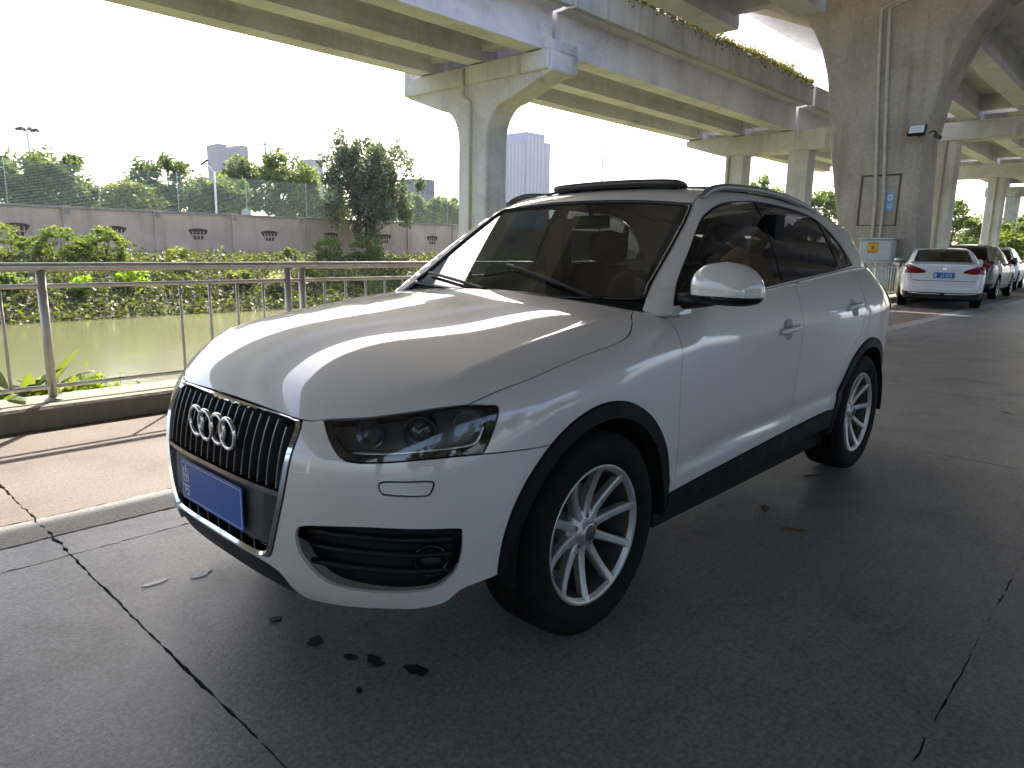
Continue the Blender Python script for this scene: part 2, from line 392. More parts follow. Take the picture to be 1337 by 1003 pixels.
# ---------------------------------------------------------------- ground, river
def strip_sheet(name, prof, x0, x1, mat, nx=2):
    xs = np.linspace(x0, x1, nx); V = [(x, y, z) for y, z in prof for x in xs]; Fq = []
    for i in range(len(prof) - 1):
        for k in range(nx - 1): Fq.append((i * nx + k, (i + 1) * nx + k, (i + 1) * nx + k + 1, i * nx + k + 1))
    return link(name, np_mesh(name, V, Fq, MAT[mat]))
ground = tag(strip_sheet('ground', [(1500, -.10), (60, -.10), (-3.6, -.10), (-3.95, -.12), (-4.7, -.5), (-6.6, -1.85), (-9, -2.7), (-24, -2.7), (-27.3, -1.75), (-28.3, -1.2), (-30.5, -.35), (-33, .25), (-37.8, .55), (-60, .8), (-200, 1.0), (-1500, 1.5)], -1500, 900, 'ground_dirt', 60), kind='structure')
tag(strip_sheet('river_water', [(-4.9, -1.6), (-30, -1.6)], -400, 300, 'river_green'), kind='structure')
def ragged(a, b, step=.06, amp=.006):
    a = np.array(a); b = np.array(b); L = np.linalg.norm(b - a); n = max(2, int(L / step)); t = np.linspace(0, 1, n, endpoint=False)
    nrm = np.array([-(b - a)[1], (b - a)[0]]) / L
    j = RNG.normal(0, 1, n); j = (j + np.roll(j, 1) * .3 + np.repeat(RNG.normal(0, .9, n // 9 + 1), 9)[:n]) * amp; j[0] = 0
    return [tuple(a + (b - a) * q + nrm * w) for q, w in zip(t, j)]
def slab(name, x0, x1, y0, y1, mat, amp=.006, top=0.0, coarse=False):
    if y0 == 1.85: y0 -= .0028
    if y1 == 1.85: y1 += .0028; amp *= .8
    g_ = .004; x0 += g_; x1 -= g_; y0 += g_; y1 -= g_
    st = .5 if coarse else .022
    pl = ragged((x0, y0), (x1, y0), st, amp) + ragged((x1, y0), (x1, y1), st, amp) + ragged((x1, y1), (x0, y1), st, amp) + ragged((x0, y1), (x0, y0), st, amp)
    m = MB().prism(pl, 'Z', top - .07, top); return m.build(name, MAT[mat], ground)
xs = [1.045 + 4.4 * k for k in range(-8, 4)]
rows = [(-1.0, 1.85, 'slab_grey'), (1.85, 4.7, 'slab_grey'), (4.7, 7.55, 'slab_grey')]
for i in range(len(xs) - 1):
    near = -9 < xs[i] < 6
    for (y0, y1, mt) in rows: slab('slab', xs[i], xs[i + 1], y0, y1, mt, .0022 if near else .001, RNG.uniform(-.004, -.001), not near)
    slab('slab', xs[i], xs[i + 1], -3.34, -1.53, 'slab_sun_warm', .003, 0, not near)
    slab('drain_strip', xs[i], xs[i + 1], -1.53, -1.25, 'strip_pale', .003, .001, not near)
    slab('slab', xs[i], xs[i + 1], -1.25, -1.0, 'slab_grey', .005, -.002, not near)
MB().box(-400, xs[0], -3.34, 60, -.08, -.004).build('pavement', MAT['slab_grey'], ground)
MB().box(xs[0], 60, 7.55, 60, -.08, -.004).build('pavement', MAT['slab_grey'], ground)
MB().box(xs[-1], 60, -3.34, 7.55, -.08, -.004).build('pavement', MAT['slab_grey'], ground)
MB().box(xs[0] , xs[-1], -3.34, 7.55, -.09, -.035).build('joint_bed', MAT['joint_dirt'], ground)
# kerb under the fence, cast in lengths
kerb = thing('kerb_wall', 'low weathered concrete kerb carrying the steel fence', 'kerb', (0, -3.55, 0))
for i in range(-8, 4):
    x0, x1 = 1.6 + 5.2 * i, 1.6 + 5.2 * (i + 1)
    MB().box(x0 + .006, x1 - .006, -3.80, -3.34, -.2, .15 + RNG.uniform(-.004, .004), .018).build('kerb_block', MAT['kerb_concrete'], kerb)
# ---------------------------------------------------------------- steel fence
fence = thing('river_fence', 'brushed steel tube railing on the kerb along the river', 'fence', (0, -3.55, .15))
FY = -3.55
posts = [.44, -1.42, -1.56] + [-1.56 - 2.05 * k for k in range(1, 18)] + [2.4, 4.4, 6.4]
xe0, xe1 = -36.5, 6.4
for nm, z, r in (('top_rail', 1.085, .032), ('middle_rail', .955, .016), ('bottom_rail', .25, .016)):
    MB().tube([(xe0, FY, z), (xe1, FY, z)], r, 12).build(nm, MAT['rail_steel'], fence)
for x in posts:
    m = MB(); m.tube([(x, FY, .14), (x, FY, 1.06)], .030, 10); m.lathe([(.055, .15), (.055, .162), (.033, .175)], 12, 'Z', (x, FY, 0)); m.build('post', MAT['post_steel'], fence)
bal = sorted(posts); base_mesh = None
def balusters():
    global base_mesh
    s = sorted(posts)
    for a, b in zip(s[:-1], s[1:]):
        if b - a < .5 or b < -19: continue
        n = int(round((b - a) / .235))
        for k in range(1, n):
            x = b - (b - a) * k / n
            if -.35 < x < .40: continue                      # three bars of this bay are missing
            if base_mesh is None:
                o = MB().tube([(0, 0, .25), (0, 0, .955)], .011, 6).build('baluster', MAT['post_steel'], fence); base_mesh = o.data
            else: o = link('baluster', base_mesh, fence)
            o.location = (x, FY, 0)
balusters()
# ---------------------------------------------------------------- viaduct beside the river
def girder_sec(yc, zb, zt, wb=.68, ww=.34):
    return [(yc - wb / 2, zb), (yc + wb / 2, zb), (yc + wb / 2, zb + .28), (yc + ww / 2, zb + .45), (yc + ww / 2, zt), (yc - ww / 2, zt), (yc - ww / 2, zb + .45), (yc - wb / 2, zb + .28)]
def span(v, x0, x1, ys, zb, zt, wb, y0, y1, slab_t=.24):
    for y in ys: MB().prism(girder_sec(y, zb, zt, wb, wb * .92), 'X', x0, x1).build('girder', MAT['deck_concrete'], v)
    MB().prism([(y0, zt + .06), (y0, zt + slab_t), (y1, zt + slab_t), (y1, zt + .06), (ys[-1] + .5, zt - .002), (ys[0] - .5, zt - .002)], 'X', x0, x1).build('deck_slab', MAT['deck_concrete'], v)
    for xx in (x0 + .25, x1 - .55):
        for a, b in zip(ys[:-1], ys[1:]): MB().box(xx, xx + .3, a + wb * .46, b - wb * .46, zb + .30, zt - .004).build('diaphragm', MAT['deck_concrete'], v)
vA = thing('river_viaduct', 'lower concrete girder viaduct beside the river with creepers on its parapet', 'viaduct', (-15.5, -15.2, 0))
ysA = (-17.55, -15.15, -12.70)
for x0, x1 in ((-15.28, 13.0), (-33.4, -15.46), (-52, -33.7)):
    span(vA, x0, x1, ysA, 7.0, 8.12, .70, -19.0, -11.75)
    for y0, y1 in ((-11.86, -11.62), (-19.1, -18.9)): MB().box(x0, x1, y0, y1, 8.10, 9.02, .02).build('parapet', MAT['parapet_concrete'], vA)
def tpier(name, label, xc, yc, cw, cd, half, zt, z_end, z_col, flare, mat, parts_pipe=True, group=None):
    """hammerhead pier: column, curved flare and cap drawn as one front outline, extruded along x"""
    t = thing(name, label, 'bridge pier', (xc, yc, 0), 0, group)
    L = [(-cw / 2, -.3), (-cw / 2, z_col - flare)]
    for k in range(1, 9):
        a = k / 8 * PI / 2; L.append((-cw / 2 - flare * .75 * (1 - math.cos(a)), z_col - flare + flare * math.sin(a)))
    L.append((-half, z_end)); L.append((-half, zt))
    R = [(-y, z) for y, z in L][::-1]
    out = [(yc + y, z) for y, z in L + R]
    MB().prism(out, 'X', xc - cd / 2, xc + cd / 2).build('shaft_and_cap', MAT[mat], t, bevel=.06)
    return t
pA = tpier('bridge_pier', 'hammerhead concrete pier with flared cap standing by the river behind the white SUV', -15.35, -15.35, 1.35, .95, 3.35, 6.88, 6.38, 5.75, 1.1, 'pier_concrete')
MB().box(-16.22, -14.75, -18.74, -12.10, 6.42, 6.97, .03).build('cap_beam', MAT['pier_concrete'], pA)
for y in (-18.72, -12.36): MB().box(-16.2, -14.77, y, y + .24, 6.97, 7.28, .02).build('stopper', MAT['pier_concrete'], pA)
for y in ysA:
    MB().box(-16.1, -15.7, y - .25, y + .25, 6.97, 7.0).build('bearing', MAT['black_plastic'], pA); MB().box(-15.2, -14.8, y - .25, y + .25, 6.97, 7.0).build('bearing', MAT['black_plastic'], pA)
MB().tube([(-14.72, -15.62, 6.9), (-14.72, -15.62, 6.05), (-14.86, -15.42, 5.9), (-14.83, -15.42, 0)], .055, 8).build('drain_pipe', MAT['pipe_pvc'], pA)
pA2 = thing('bridge_pier', 'two-column portal pier of the river viaduct seen beyond the SUV roof', 'bridge pier', (-33.5, -13.6, 0))
MB().prism([(-17.9, 6.95), (-17.9, 6.65), (-15.9, 6.05), (-9.6, 6.05), (-9.6, 6.95)], 'X', -34.2, -32.9).build('cap_beam', MAT['pier_concrete'], pA2, bevel=.04)
for y in (-15.2, -11.95): MB().box(-34.0, -33.1, y - .5, y + .5, -.3, 6.1, .05).build('column', MAT['pier_concrete'], pA2)
MB().tube([(-33.05, -15.5, 6.9), (-33.05, -15.5, 0)], .07, 8).build('drain_pipe', MAT['pipe_pvc'], pA2)
# ---------------------------------------------------------------- wide viaduct overhead
vC = thing('overhead_viaduct', 'wide concrete girder viaduct roofing the foreground parking area', 'viaduct', (-6, 2, 0))
vF = thing('overhead_viaduct', 'higher concrete girder viaduct carried by the flaring pillar beyond the SUV', 'viaduct', (-30, 2, 0))
def deck(v, x0, x1, ys, yl):
    span(v, x0, x1, ys, 7.3, 8.25, .72, yl, 14.2)
    for y in (yl + .03, 14.0): MB().box(x0, x1, y, y + .2, 8.36, 9.25, .02).build('parapet', MAT['parapet_concrete'], v)
deck(vC, -17.75, 60, [-8.07 + 2.32 * k for k in range(10)], -9.55)
for x0, x1, e in ((-17.65, -11.9, 0), (-36.9, -19.05, 0), (-55.6, -37.2, 2), (-76, -56, 2)): deck(vF, x0, x1, [-5.75 + 2.32 * k for k in range(-e, 9)], -8.55 - 1.7 * e)
for x, y in ((-12, 10.5), (8, 10.5), (28, 10.5), (28, -7.5)): MB().box(x - .6, x + .6, y - .6, y + .6, -1, 7.31, .06).build('column', MAT['pier_concrete'], vC)
BX0, BX1 = -19.1, -17.7
def big_pillar(name, label, dx, dy, group=None):
    t = thing(name, label, 'bridge pillar', (BX0 + dx, -3.7 + dy, 0), 0, group)
    Lf = [(-4.45, -1.2), (-4.47, 1.2), (-4.56, 2.1), (-4.75, 3.0), (-4.9, 3.82), (-5.03, 4.8), (-5.18, 5.72), (-5.38, 6.4), (-5.64, 6.9), (-5.9, 7.2), (-6.3, 7.38), (-7.25, 7.80), (-8.4, 8.24)]
    Rt = [(-2.58, -1.2), (-2.62, 1.3), (-2.70, 2.77), (-2.74, 4.0), (-2.55, 5.02), (-2.3, 5.75), (-1.98, 6.45), (-1.55, 6.95), (-.9, 7.3), (.1, 7.62), (2.0, 8.24)]
    pl = [(y + dy, z) for y, z in Lf + Rt[::-1]]
    MB().prism(pl, 'X', BX0 + dx, BX1 + dx).build('shaft_and_cap', MAT['pillar_concrete'], t, bevel=.09)
    return t
pB = big_pillar('bridge_pillar', 'broad flaring concrete pillar with twin pipes and a floodlight beside the parked cars', 0, 0)
for dy in (0, .19):
    MB().tube([(BX1 + .05, -3.60 + dy, -.4), (BX1 + .05, -3.66 + dy, 2.6), (BX1 + .05, -3.86 + dy, 5.0), (BX1 + .05, -4.0 + dy, 7.05), (BX1 + .05, -3.4 + dy, 7.27), (BX1 + .05, -1.6 + dy, 7.5), (BX1 + .05, -.5 + dy, 7.62)], .042, 8).build('conduit_pipe', MAT['pipe_pvc'], pB)
# recessed inspection panel drawn by four dark grooves
for a, b in (((-4.02, 3.18), (-3.14, 3.2)), ((-3.14, 3.2), (-3.16, 1.98)), ((-3.16, 1.98), (-4.05, 1.98)), ((-4.05, 1.98), (-4.02, 3.18))):
    MB().box(BX1 - .02, BX1 + .006, min(a[0], b[0]) - .012, max(a[0], b[0]) + .012, min(a[1], b[1]) - .012, max(a[1], b[1]) + .012).build('panel_groove', MAT['panel_line'], pB)
pB2 = big_pillar('bridge_pillar', 'matching flaring pillar on the far side of the parking area', 0, 12.4, None)
pC = thing('bridge_pier', 'slender piped column and beam pier behind the flaring pillar', 'bridge pier', (-37.5, -6.4, 0))
MB().box(-37.9, -36.6, -9.6, 13.9, 6.45, 7.22, .04).build('cap_beam', MAT['pier_concrete'], pC)
for y in (-6.75, 2.4, 11.5): MB().box(-37.7, -36.8, y - .62, y + .62, -1.2, 6.5, .06).build('column', MAT['pier_concrete'], pC)
for y in (-6.62, -7.05): MB().tube([(-36.72, y, 7.1), (-36.72, y, -.4)], .075, 8).build('drain_pipe', MAT['pipe_pvc'], pC)
pD = thing('bridge_pier', 'farther column and beam pier above the dark parked car', 'bridge pier', (-56, -7.7, 0))
MB().box(-56.4, -55.2, -11.6, 13.9, 6.4, 7.22, .04).build('cap_beam', MAT['pier_concrete'], pD)
for y in (-7.6, 2.4, 10.5): MB().box(-56.2, -55.4, y - .5, y + .5, -1.2, 6.45, .06).build('column', MAT['pier_concrete'], pD)
MB().tube([(-55.3, -7.6, 7.1), (-55.3, -7.6, -.4)], .07, 8).build('drain_pipe', MAT['pipe_pvc'], pD)
pE = thing('bridge_pier', 'most distant beam pier at the far end of the parking area', 'bridge pier', (-75, -7.7, 0))
MB().box(-75.4, -74.2, -11.6, 13.9, 6.4, 7.22, .04).build('cap_beam', MAT['pier_concrete'], pE)
for y in (-9.5, 2.4, 10.5): MB().box(-75.2, -74.4, y - .5, y + .5, -1.2, 6.45, .06).build('column', MAT['pier_concrete'], pE)
# both decks were drawn to one section; brought to their built sizes: 6.1 m clear over the foreground, 9.1 m beyond
def to_size(k, shift, *things):
    for o in things: o.location = Vector(o.location) * k + Vector(shift); o.scale = (k,) * 3
FAR_SIZE = (1.3, (-.539, -.6518, -.3817))
to_size(.806, (.3486, .4215, .2468), vC); to_size(*FAR_SIZE, vF, pB, pB2, pC, pD, pE)
# ---------------------------------------------------------------- far bank wall
WY = -38.0
wall = thing('boundary_wall', 'long faded brick-red boundary wall with pilasters on the far bank', 'wall', (-18, WY, .5))
pil = [-9.1 - 4.25 * k for k in range(-6, 12)]
for a, b in zip(pil[:-1], pil[1:]):
    MB().box(b + .2, a - .2, WY - .12, WY, .3, 2.78).build('wall_panel', MAT['wall_render'], wall)
    MB().box(b + .2, a - .2, WY - .2, WY + .06, 2.78, 2.88).build('coping', MAT['wall_cap'], wall)
    MB().box(b + .2, a - .2, WY - .04, WY + .05, .3, .95).build('plinth', MAT['wall_render'], wall)
    xm = (a + b) / 2; pts = []                                   # fan-shaped openwork niche
    for k in range(9): th = PI * (.12 + .76 * k / 8); pts.append((xm + .55 * math.cos(th) / math.cos(PI * .12), 1.86 + .16 * math.sin(th)))
    pts += [(xm - .50, 1.82), (xm - .26, 1.42), (xm + .26, 1.42), (xm + .50, 1.82)]
    MB().prism(pts, 'Y', WY - .05, WY + .012).build('niche', MAT['niche_dark'], wall)
    for k in (-.3, -.1, .1, .3): MB().box(xm + k - .025, xm + k + .025, WY, WY + .035, 1.45, 1.84).build('niche_bar', MAT['wall_render'], wall)
    MB().box(xm - .40, xm + .40, WY, WY + .04, 1.62, 1.67).build('niche_bar', MAT['wall_render'], wall)
for x in pil:
    MB().box(x - .2, x + .2, WY - .2, WY + .13, .3, 2.92).build('pilaster', MAT['wall_render'], wall); MB().box(x - .13, x + .13, WY + .13, WY + .15, 2.5, 2.82).build('pilaster_plaque', MAT['wall_cap'], wall)
net = thing('netting_fence', 'tall green mesh fence standing above the boundary wall', 'fence', (-18, WY - 1.2, .5))
m = MB()
for z in np.arange(2.6, 5.0, .07): m.tube([(-45, WY - 1.2, z), (5, WY - 1.2, z)], .0062, 4, False, smooth=False)
tag(m.build('net_wire', MAT['net_green'], net), kind='stuff')
for k in range(13): MB().tube([(-43 + 4 * k, WY - 1.2, .5), (-43 + 4 * k, WY - 1.2, 5.05)], .018, 6).build('post', MAT['net_green'], net)
# ---------------------------------------------------------------- the white SUV: its skin is one smooth implicit form, cut into panels
def CS(xs,ys,s=.035):
    """smooth curve through the points, evened out over a few centimetres"""
    f0=CS0(xs,ys); lo,hi=min(xs)-.4,max(xs)+.4; N=3000; X=np.linspace(lo,hi,N); Y=f0(X); d=X[1]-X[0]; k=int(3*s/d)+1; w=np.exp(-.5*(np.arange(-k,k+1)*d/s)**2); w/=w.sum()
    Yp=np.concatenate([Y[0]+(Y[1]-Y[0])*np.arange(-k,0),Y,Y[-1]+(Y[-1]-Y[-2])*np.arange(1,k+1)]); Y=np.convolve(Yp,w,'valid')
    def fn(x):
        t=np.clip((np.asarray(x,float)-lo)/d,1,N-3.001); i=t.astype(int); t=t-i; a,b,c,e=Y[i-1],Y[i],Y[i+1],Y[i+2]
        return .5*(2*b+(c-a)*t+(2*a-5*b+4*c-e)*t*t+(3*b-a-3*c+e)*t**3)
    return fn
def CS0(xs,ys):
    xs=np.array(xs,float);ys=np.array(ys,float)
    if xs[0]>xs[-1]: xs=xs[::-1];ys=ys[::-1]
    # monotone-ish cubic hermite (finite-difference tangents)
    h=np.diff(xs);d=np.diff(ys)/h
    m=np.empty_like(ys);m[1:-1]=(d[:-1]*h[1:]+d[1:]*h[:-1])/(h[:-1]+h[1:]);m[0]=d[0];m[-1]=d[-1]
    def fn(x):
        x=np.asarray(x,float)
        i=np.clip(np.searchsorted(xs,x)-1,0,len(h)-1)
        t=(x-xs[i])/h[i]
        lo=x<xs[0];hi=x>xs[-1]
        t2=t*t;t3=t2*t
        v=(2*t3-3*t2+1)*ys[i]+(t3-2*t2+t)*h[i]*m[i]+(-2*t3+3*t2)*ys[i+1]+(t3-t2)*h[i]*m[i+1]
        v=np.where(lo,ys[0]+(x-xs[0])*m[0],v);v=np.where(hi,ys[-1]+(x-xs[-1])*m[-1],v)
        return v
    return fn
def smin(a,b,k):
    h=np.maximum(k-np.abs(a-b),0)/k
    return np.minimum(a,b)-h*h*k*.25
def g(x,s): return np.exp(-(x/s)**2)
# ---- lower body
Wp=CS([-3.5,-3.3,-3.1,-2.9,-2.6,-2.2,-1.8,-1.2,-.7,-.35,0,.2,.4,.6,.8,1.],[.73,.805,.862,.897,.914,.909,.903,.899,.899,.904,.909,.907,.897,.868,.82,.75])
Sz=CS([.1,.2,.3,.4,.5,.6,.7,.8,.88,.925,.96,1.0,1.05,1.1,1.15,1.25],[-.09,-.06,-.034,-.018,-.010,-.004,0,.002,.001,-.0015,-.0145,-.031,-.055,-.086,-.12,-.20],.010)
def side(x,z):
    zz=z-.02*np.clip((-x)/2.6,-.3,1.2)*1.5   # shoulder rises rearward
    y=Wp(x)+Sz(zz)
    zl=.47+.05*np.clip((-x-.5)/1.7,-.5,1.3)
    y-=.25*np.clip(z-1.02,0,1)*np.clip((-x-2.4)/.8,0,1.2)
    y-=.014*np.where(z>zl,g(z-zl,.062),g(z-zl,.022))*(1/(1+np.exp(-(-x-.55)/.08)))*(1/(1+np.exp(-(x+2.25)/.08)))
    return y
Xc=CS([.1,.2,.26,.35,.45,.55,.65,.72,.78,.83,.9,1.],[.70,.80,.846,.866,.872,.870,.858,.840,.815,.785,.73,.64])
Xd=CS([-.2,0,.2,.31,.39,.45,.55,.65,.75,.82,.88,.95,1.05],[-.003,0,-.003,-.010,-.02,-.036,-.078,-.14,-.225,-.31,-.40,-.53,-.75])
def front(y,z): return Xc(z)+Xd(np.abs(y))
Zc=CS([.95,.85,.785,.7,.6,.5,.4,.3,.15,0,-.2,-.45,-.6,-.8,-3.5],[.600,.738,.810,.868,.924,.966,.997,1.018,1.041,1.060,1.081,1.101,1.121,1.3,1.4],.05)
Zd=CS([-.3,0,.3,.5,.62,.72,.8,.86,.92,1.],[-.013,0,-.013,-.034,-.051,-.068,-.092,-.127,-.18,-.28])
def hood(x,y):
    a=np.abs(y)
    z=Zc(x)+Zd(a)*(.85+.15*np.clip((x+.45)/.55,0,1)**2*(3-2*np.clip((x+.45)/.55,0,1)))
    # crease line
    yc=.70+.03*np.clip((x+.4)/1.0,0,1)
    z+=.0055*np.exp(-np.abs(a-yc)/.03)*(1/(1+np.exp(-(x+.45)/.06)))
    return z
Xr=CS([.1,.2,.4,.6,.8,1.,1.2],[-3.38,-3.45,-3.50,-3.51,-3.48,-3.42,-3.3])
def rear(y,z): return Xr(z)+.10*np.abs(y)**2.2+.25*np.clip(np.abs(y)-.6,0,1)**2
def F(P):
    x,y,z=P[...,0],P[...,1],P[...,2]
    a=np.abs(y)
    g1=side(x,z)-a; g2=front(y,z)-x; g3=hood(x,y)-z; g4=x-rear(y,z)
    f=smin(g1,g2,.10); f=smin(f,g3,.07); f=smin(f,g4,.12)
    return f
# ---- greenhouse
Yb=CS([-3.4,-3.0,-2.6,-2.0,-1.4,-.8,-.3,.1],[.66,.735,.785,.812,.82,.815,.79,.75])   # half width at z=1.10
def gside(x,z):
    t=z-1.10
    return Yb(x)-.34*t-.30*np.clip(t,0,1)**2
Zr=CS([-3.6,-3.35,-3.1,-2.8,-2.4,-2.0,-1.6,-1.3,-1.05,-.8],[1.33,1.395,1.445,1.495,1.545,1.575,1.583,1.574,1.548,1.505])
def groof(x,y): return Zr(x)-.075*np.abs(y)**2-.10*np.clip(np.abs(y)-.4,0,1)**2
def gwind(x,y):   # windshield as height over (x,y)
    xx=x+.085*np.abs(y)**2
    return 1.05+(-.43-xx)*.74-.05*(-.43-xx)**2*np.sign(-.43-xx)
def grear(y,z): return -3.06-(1.42-z)*.75+.16*np.abs(y)**2
def G(P):
    x,y,z=P[...,0],P[...,1],P[...,2]; a=np.abs(y)
    f=smin(gside(x,z)-a,groof(x,y)-z,.075)
    f=smin(f,(gwind(x,y)-z)*.8,.05)
    f=smin(f,(x-grear(y,z))*.8,.06)
    return f
def march(fn,O,D,t0,t1,n=160,it=30):
    """first crossing outside(<0)->inside(>0) along rays O+tD; O (N,3)"""
    O=np.asarray(O,float);D=np.broadcast_to(np.asarray(D,float),O.shape)
    N=len(O);lo=np.full(N,t0);hi=np.full(N,np.nan);done=np.zeros(N,bool)
    ts=np.linspace(t0,t1,n)
    for k in range(1,n):
        v=fn(O+ts[k]*D)
        new=(v>0)&~done
        hi[new]=ts[k];lo[new]=ts[k-1];done|=new
    h=np.where(done,hi,t1);l=lo.copy()
    for _ in range(it):
        m=(l+h)/2;ins=fn(O+m[:,None]*D)>0
        h=np.where(ins,m,h);l=np.where(ins,l,m)
    R=O+h[:,None]*D;R[~done]=np.nan
    return R
def grad(fn,P,e=1e-4):
    n=np.stack([fn(P-np.eye(3)[i]*e)-fn(P+np.eye(3)[i]*e) for i in range(3)],-1)
    return n/np.linalg.norm(n,axis=-1,keepdims=True)
def snap(fn,P,it=8):
    P=np.array(P,float)
    for _ in range(it):
        e=1e-4;gr=np.stack([(fn(P+np.eye(3)[i]*e)-fn(P-np.eye(3)[i]*e))/(2*e) for i in range(3)],-1)
        P=P-(fn(P)/np.maximum((gr**2).sum(-1),1e-6))[...,None]*gr
    return P
def cr(P, n=8):
    """Catmull-Rom through the points"""
    P = np.array(P, float); Q = np.vstack([2 * P[0] - P[1], P, 2 * P[-1] - P[-2]]); out = []
    for i in range(1, len(Q) - 2):
        t = np.linspace(0, 1, n, endpoint=False)[:, None]; a, b, c, d = Q[i - 1], Q[i], Q[i + 1], Q[i + 2]
        out.append(.5 * (2 * b + (c - a) * t + (2 * a - 5 * b + 4 * c - d) * t ** 2 + (3 * b - a - 3 * c + d) * t ** 3))
    return np.vstack(out + [P[-1:]])
def J(*parts):
    """join curves into one closed loop, dropping doubled points"""
    P = np.vstack([np.atleast_2d(np.array(p, float)) for p in parts]); keep = [0]
    for i in range(1, len(P)):
        if np.linalg.norm(P[i] - P[keep[-1]]) > 1e-4: keep.append(i)
    P = P[keep]
    return P[:-1] if np.linalg.norm(P[0] - P[-1]) < 1e-4 else P
def arc(xc, r, a0, a1, n=24, y=.9, zc=.345):
    a = np.radians(np.linspace(a0, a1, n)); return np.stack([xc + r * np.cos(a), np.full(n, y), zc + r * np.sin(a)], 1)
def resample(P, h):
    out = []
    for i in range(len(P)):
        a, b = P[i], P[(i + 1) % len(P)]; n = max(1, int(np.ceil(np.linalg.norm(b - a) / h)))
        out += [a + (b - a) * k / n for k in range(n)]
    return np.array(out)
def inside(pts, loops):
    c = np.zeros(len(pts), bool); x, y = pts[:, 0], pts[:, 1]
    for L in loops:
        for i in range(len(L)):
            x1, y1 = L[i]; x2, y2 = L[(i + 1) % len(L)]
            if y1 == y2: continue
            m = ((y1 > y) != (y2 > y)) & (x < (x2 - x1) * (y - y1) / (y2 - y1) + x1); c ^= m
    return c
def panel_data(fn, loops, d, h=.03, flange=.012, gap=.002, off=0.0):
    f0 = (lambda P: fn(P) - off) if off else fn
    d = np.array(d, float); d /= np.linalg.norm(d)
    u = np.cross([0, 0, 1.], d) if abs(d[2]) < .9 else np.cross([0, 1., 0], d)
    u /= np.linalg.norm(u); v = np.cross(d, u)
    L3, L2, N3, I3, cen = [], [], [], [], []
    for k, lp in enumerate(loops):
        lp = np.array(lp, float); P = resample(lp, h * .6)
        c = np.abs(P[:, 1]) < 1e-6
        P = snap(f0, P); P[c, 1] = 0
        q = np.stack([P @ u, P @ v], 1); area = np.sum(q[:, 0] * np.roll(q[:, 1], -1) - np.roll(q[:, 0], -1) * q[:, 1])
        if (area > 0) != (k == 0): P = P[::-1].copy(); c = c[::-1].copy()
        n = grad(f0, P); t = np.roll(P, -1, 0) - np.roll(P, 1, 0); t /= np.maximum(np.linalg.norm(t, axis=1, keepdims=True), 1e-9)
        inw = np.cross(n, t); inw /= np.maximum(np.linalg.norm(inw, axis=1, keepdims=True), 1e-9)
        if gap: P = snap(f0, P + gap * inw, 4); P[c, 1] = 0
        n = grad(f0, P); n[c, 1] = 0; n /= np.linalg.norm(n, axis=1, keepdims=True)
        L3.append(P); N3.append(n); I3.append(inw); cen.append(c); L2.append(np.stack([P @ u, P @ v], 1))
    allq = np.vstack(L2); lo, hi = allq.min(0), allq.max(0)
    gx, gy = np.meshgrid(np.arange(lo[0] + h / 2, hi[0], h), np.arange(lo[1] + h / 2, hi[1], h)); g2 = np.stack([gx.ravel(), gy.ravel()], 1)
    g2[:, 0] += ((np.arange(len(g2)) // gx.shape[1]) % 2) * h * .5
    g2 = g2[inside(g2, L2)]
    if len(g2):
        dm = np.full(len(g2), 1e9)
        for q in allq[::1]: dm = np.minimum(dm, (g2[:, 0] - q[0]) ** 2 + (g2[:, 1] - q[1]) ** 2)
        g2 = g2[dm > (.45 * h) ** 2]
    w = np.vstack(L3) @ d; wmax = w.max() + .4
    O = g2[:, :1] * u + g2[:, 1:] * v + wmax * d
    G3 = march(f0, O, -d, 0, wmax - w.min() + .5, 120, 26) if len(g2) else np.zeros((0, 3))
    ok = ~np.isnan(G3[:, 0]); g2, G3 = g2[ok], G3[ok]
    P3 = np.vstack(L3 + [G3]); N = np.vstack(N3 + ([grad(f0, G3)] if len(G3) else [])); Q = np.vstack([allq, g2])
    edges = []; b = 0
    for q in L2: edges += [(b + i, b + (i + 1) % len(q)) for i in range(len(q))]; b += len(q)
    vo, eo, fo, ov, _, _ = delaunay_2d_cdt([Vector((float(a), float(c))) for a, c in Q], edges, [], 0, 1e-7)
    idx = np.array([o[0] if o else -1 for o in ov]); tris = np.array([f for f in fo if len(f) == 3])
    tris = idx[tris]; tris = tris[(tris >= 0).all(1)]
    tris = tris[(tris[:, 0] != tris[:, 1]) & (tris[:, 1] != tris[:, 2])]
    cn = Q[tris].mean(1); tris = tris[inside(cn, L2)]
    a, b_, c_ = P3[tris[:, 0]], P3[tris[:, 1]], P3[tris[:, 2]]; gn = np.cross(b_ - a, c_ - a); flip = (gn * N[tris].mean(1)).sum(1) < 0
    tris[flip] = tris[flip][:, ::-1]
    V = [P3]; LN = [N[tris].reshape(-1, 3)]; faces = [list(map(int, t)) for t in tris]; nv = len(P3); b = 0
    if flange > 0:
        for P, n, inw, c in zip(L3, N3, I3, cen):
            m = len(P); V += [P, P - n * flange]
            for i in range(m):
                j = (i + 1) % m
                if c[i] and c[j]: continue
                faces.append([nv + j, nv + i, nv + m + i, nv + m + j]); LN.append(-np.array([inw[j], inw[i], inw[i], inw[j]]))
            nv += 2 * m
    return np.vstack(V), faces, np.vstack(LN)
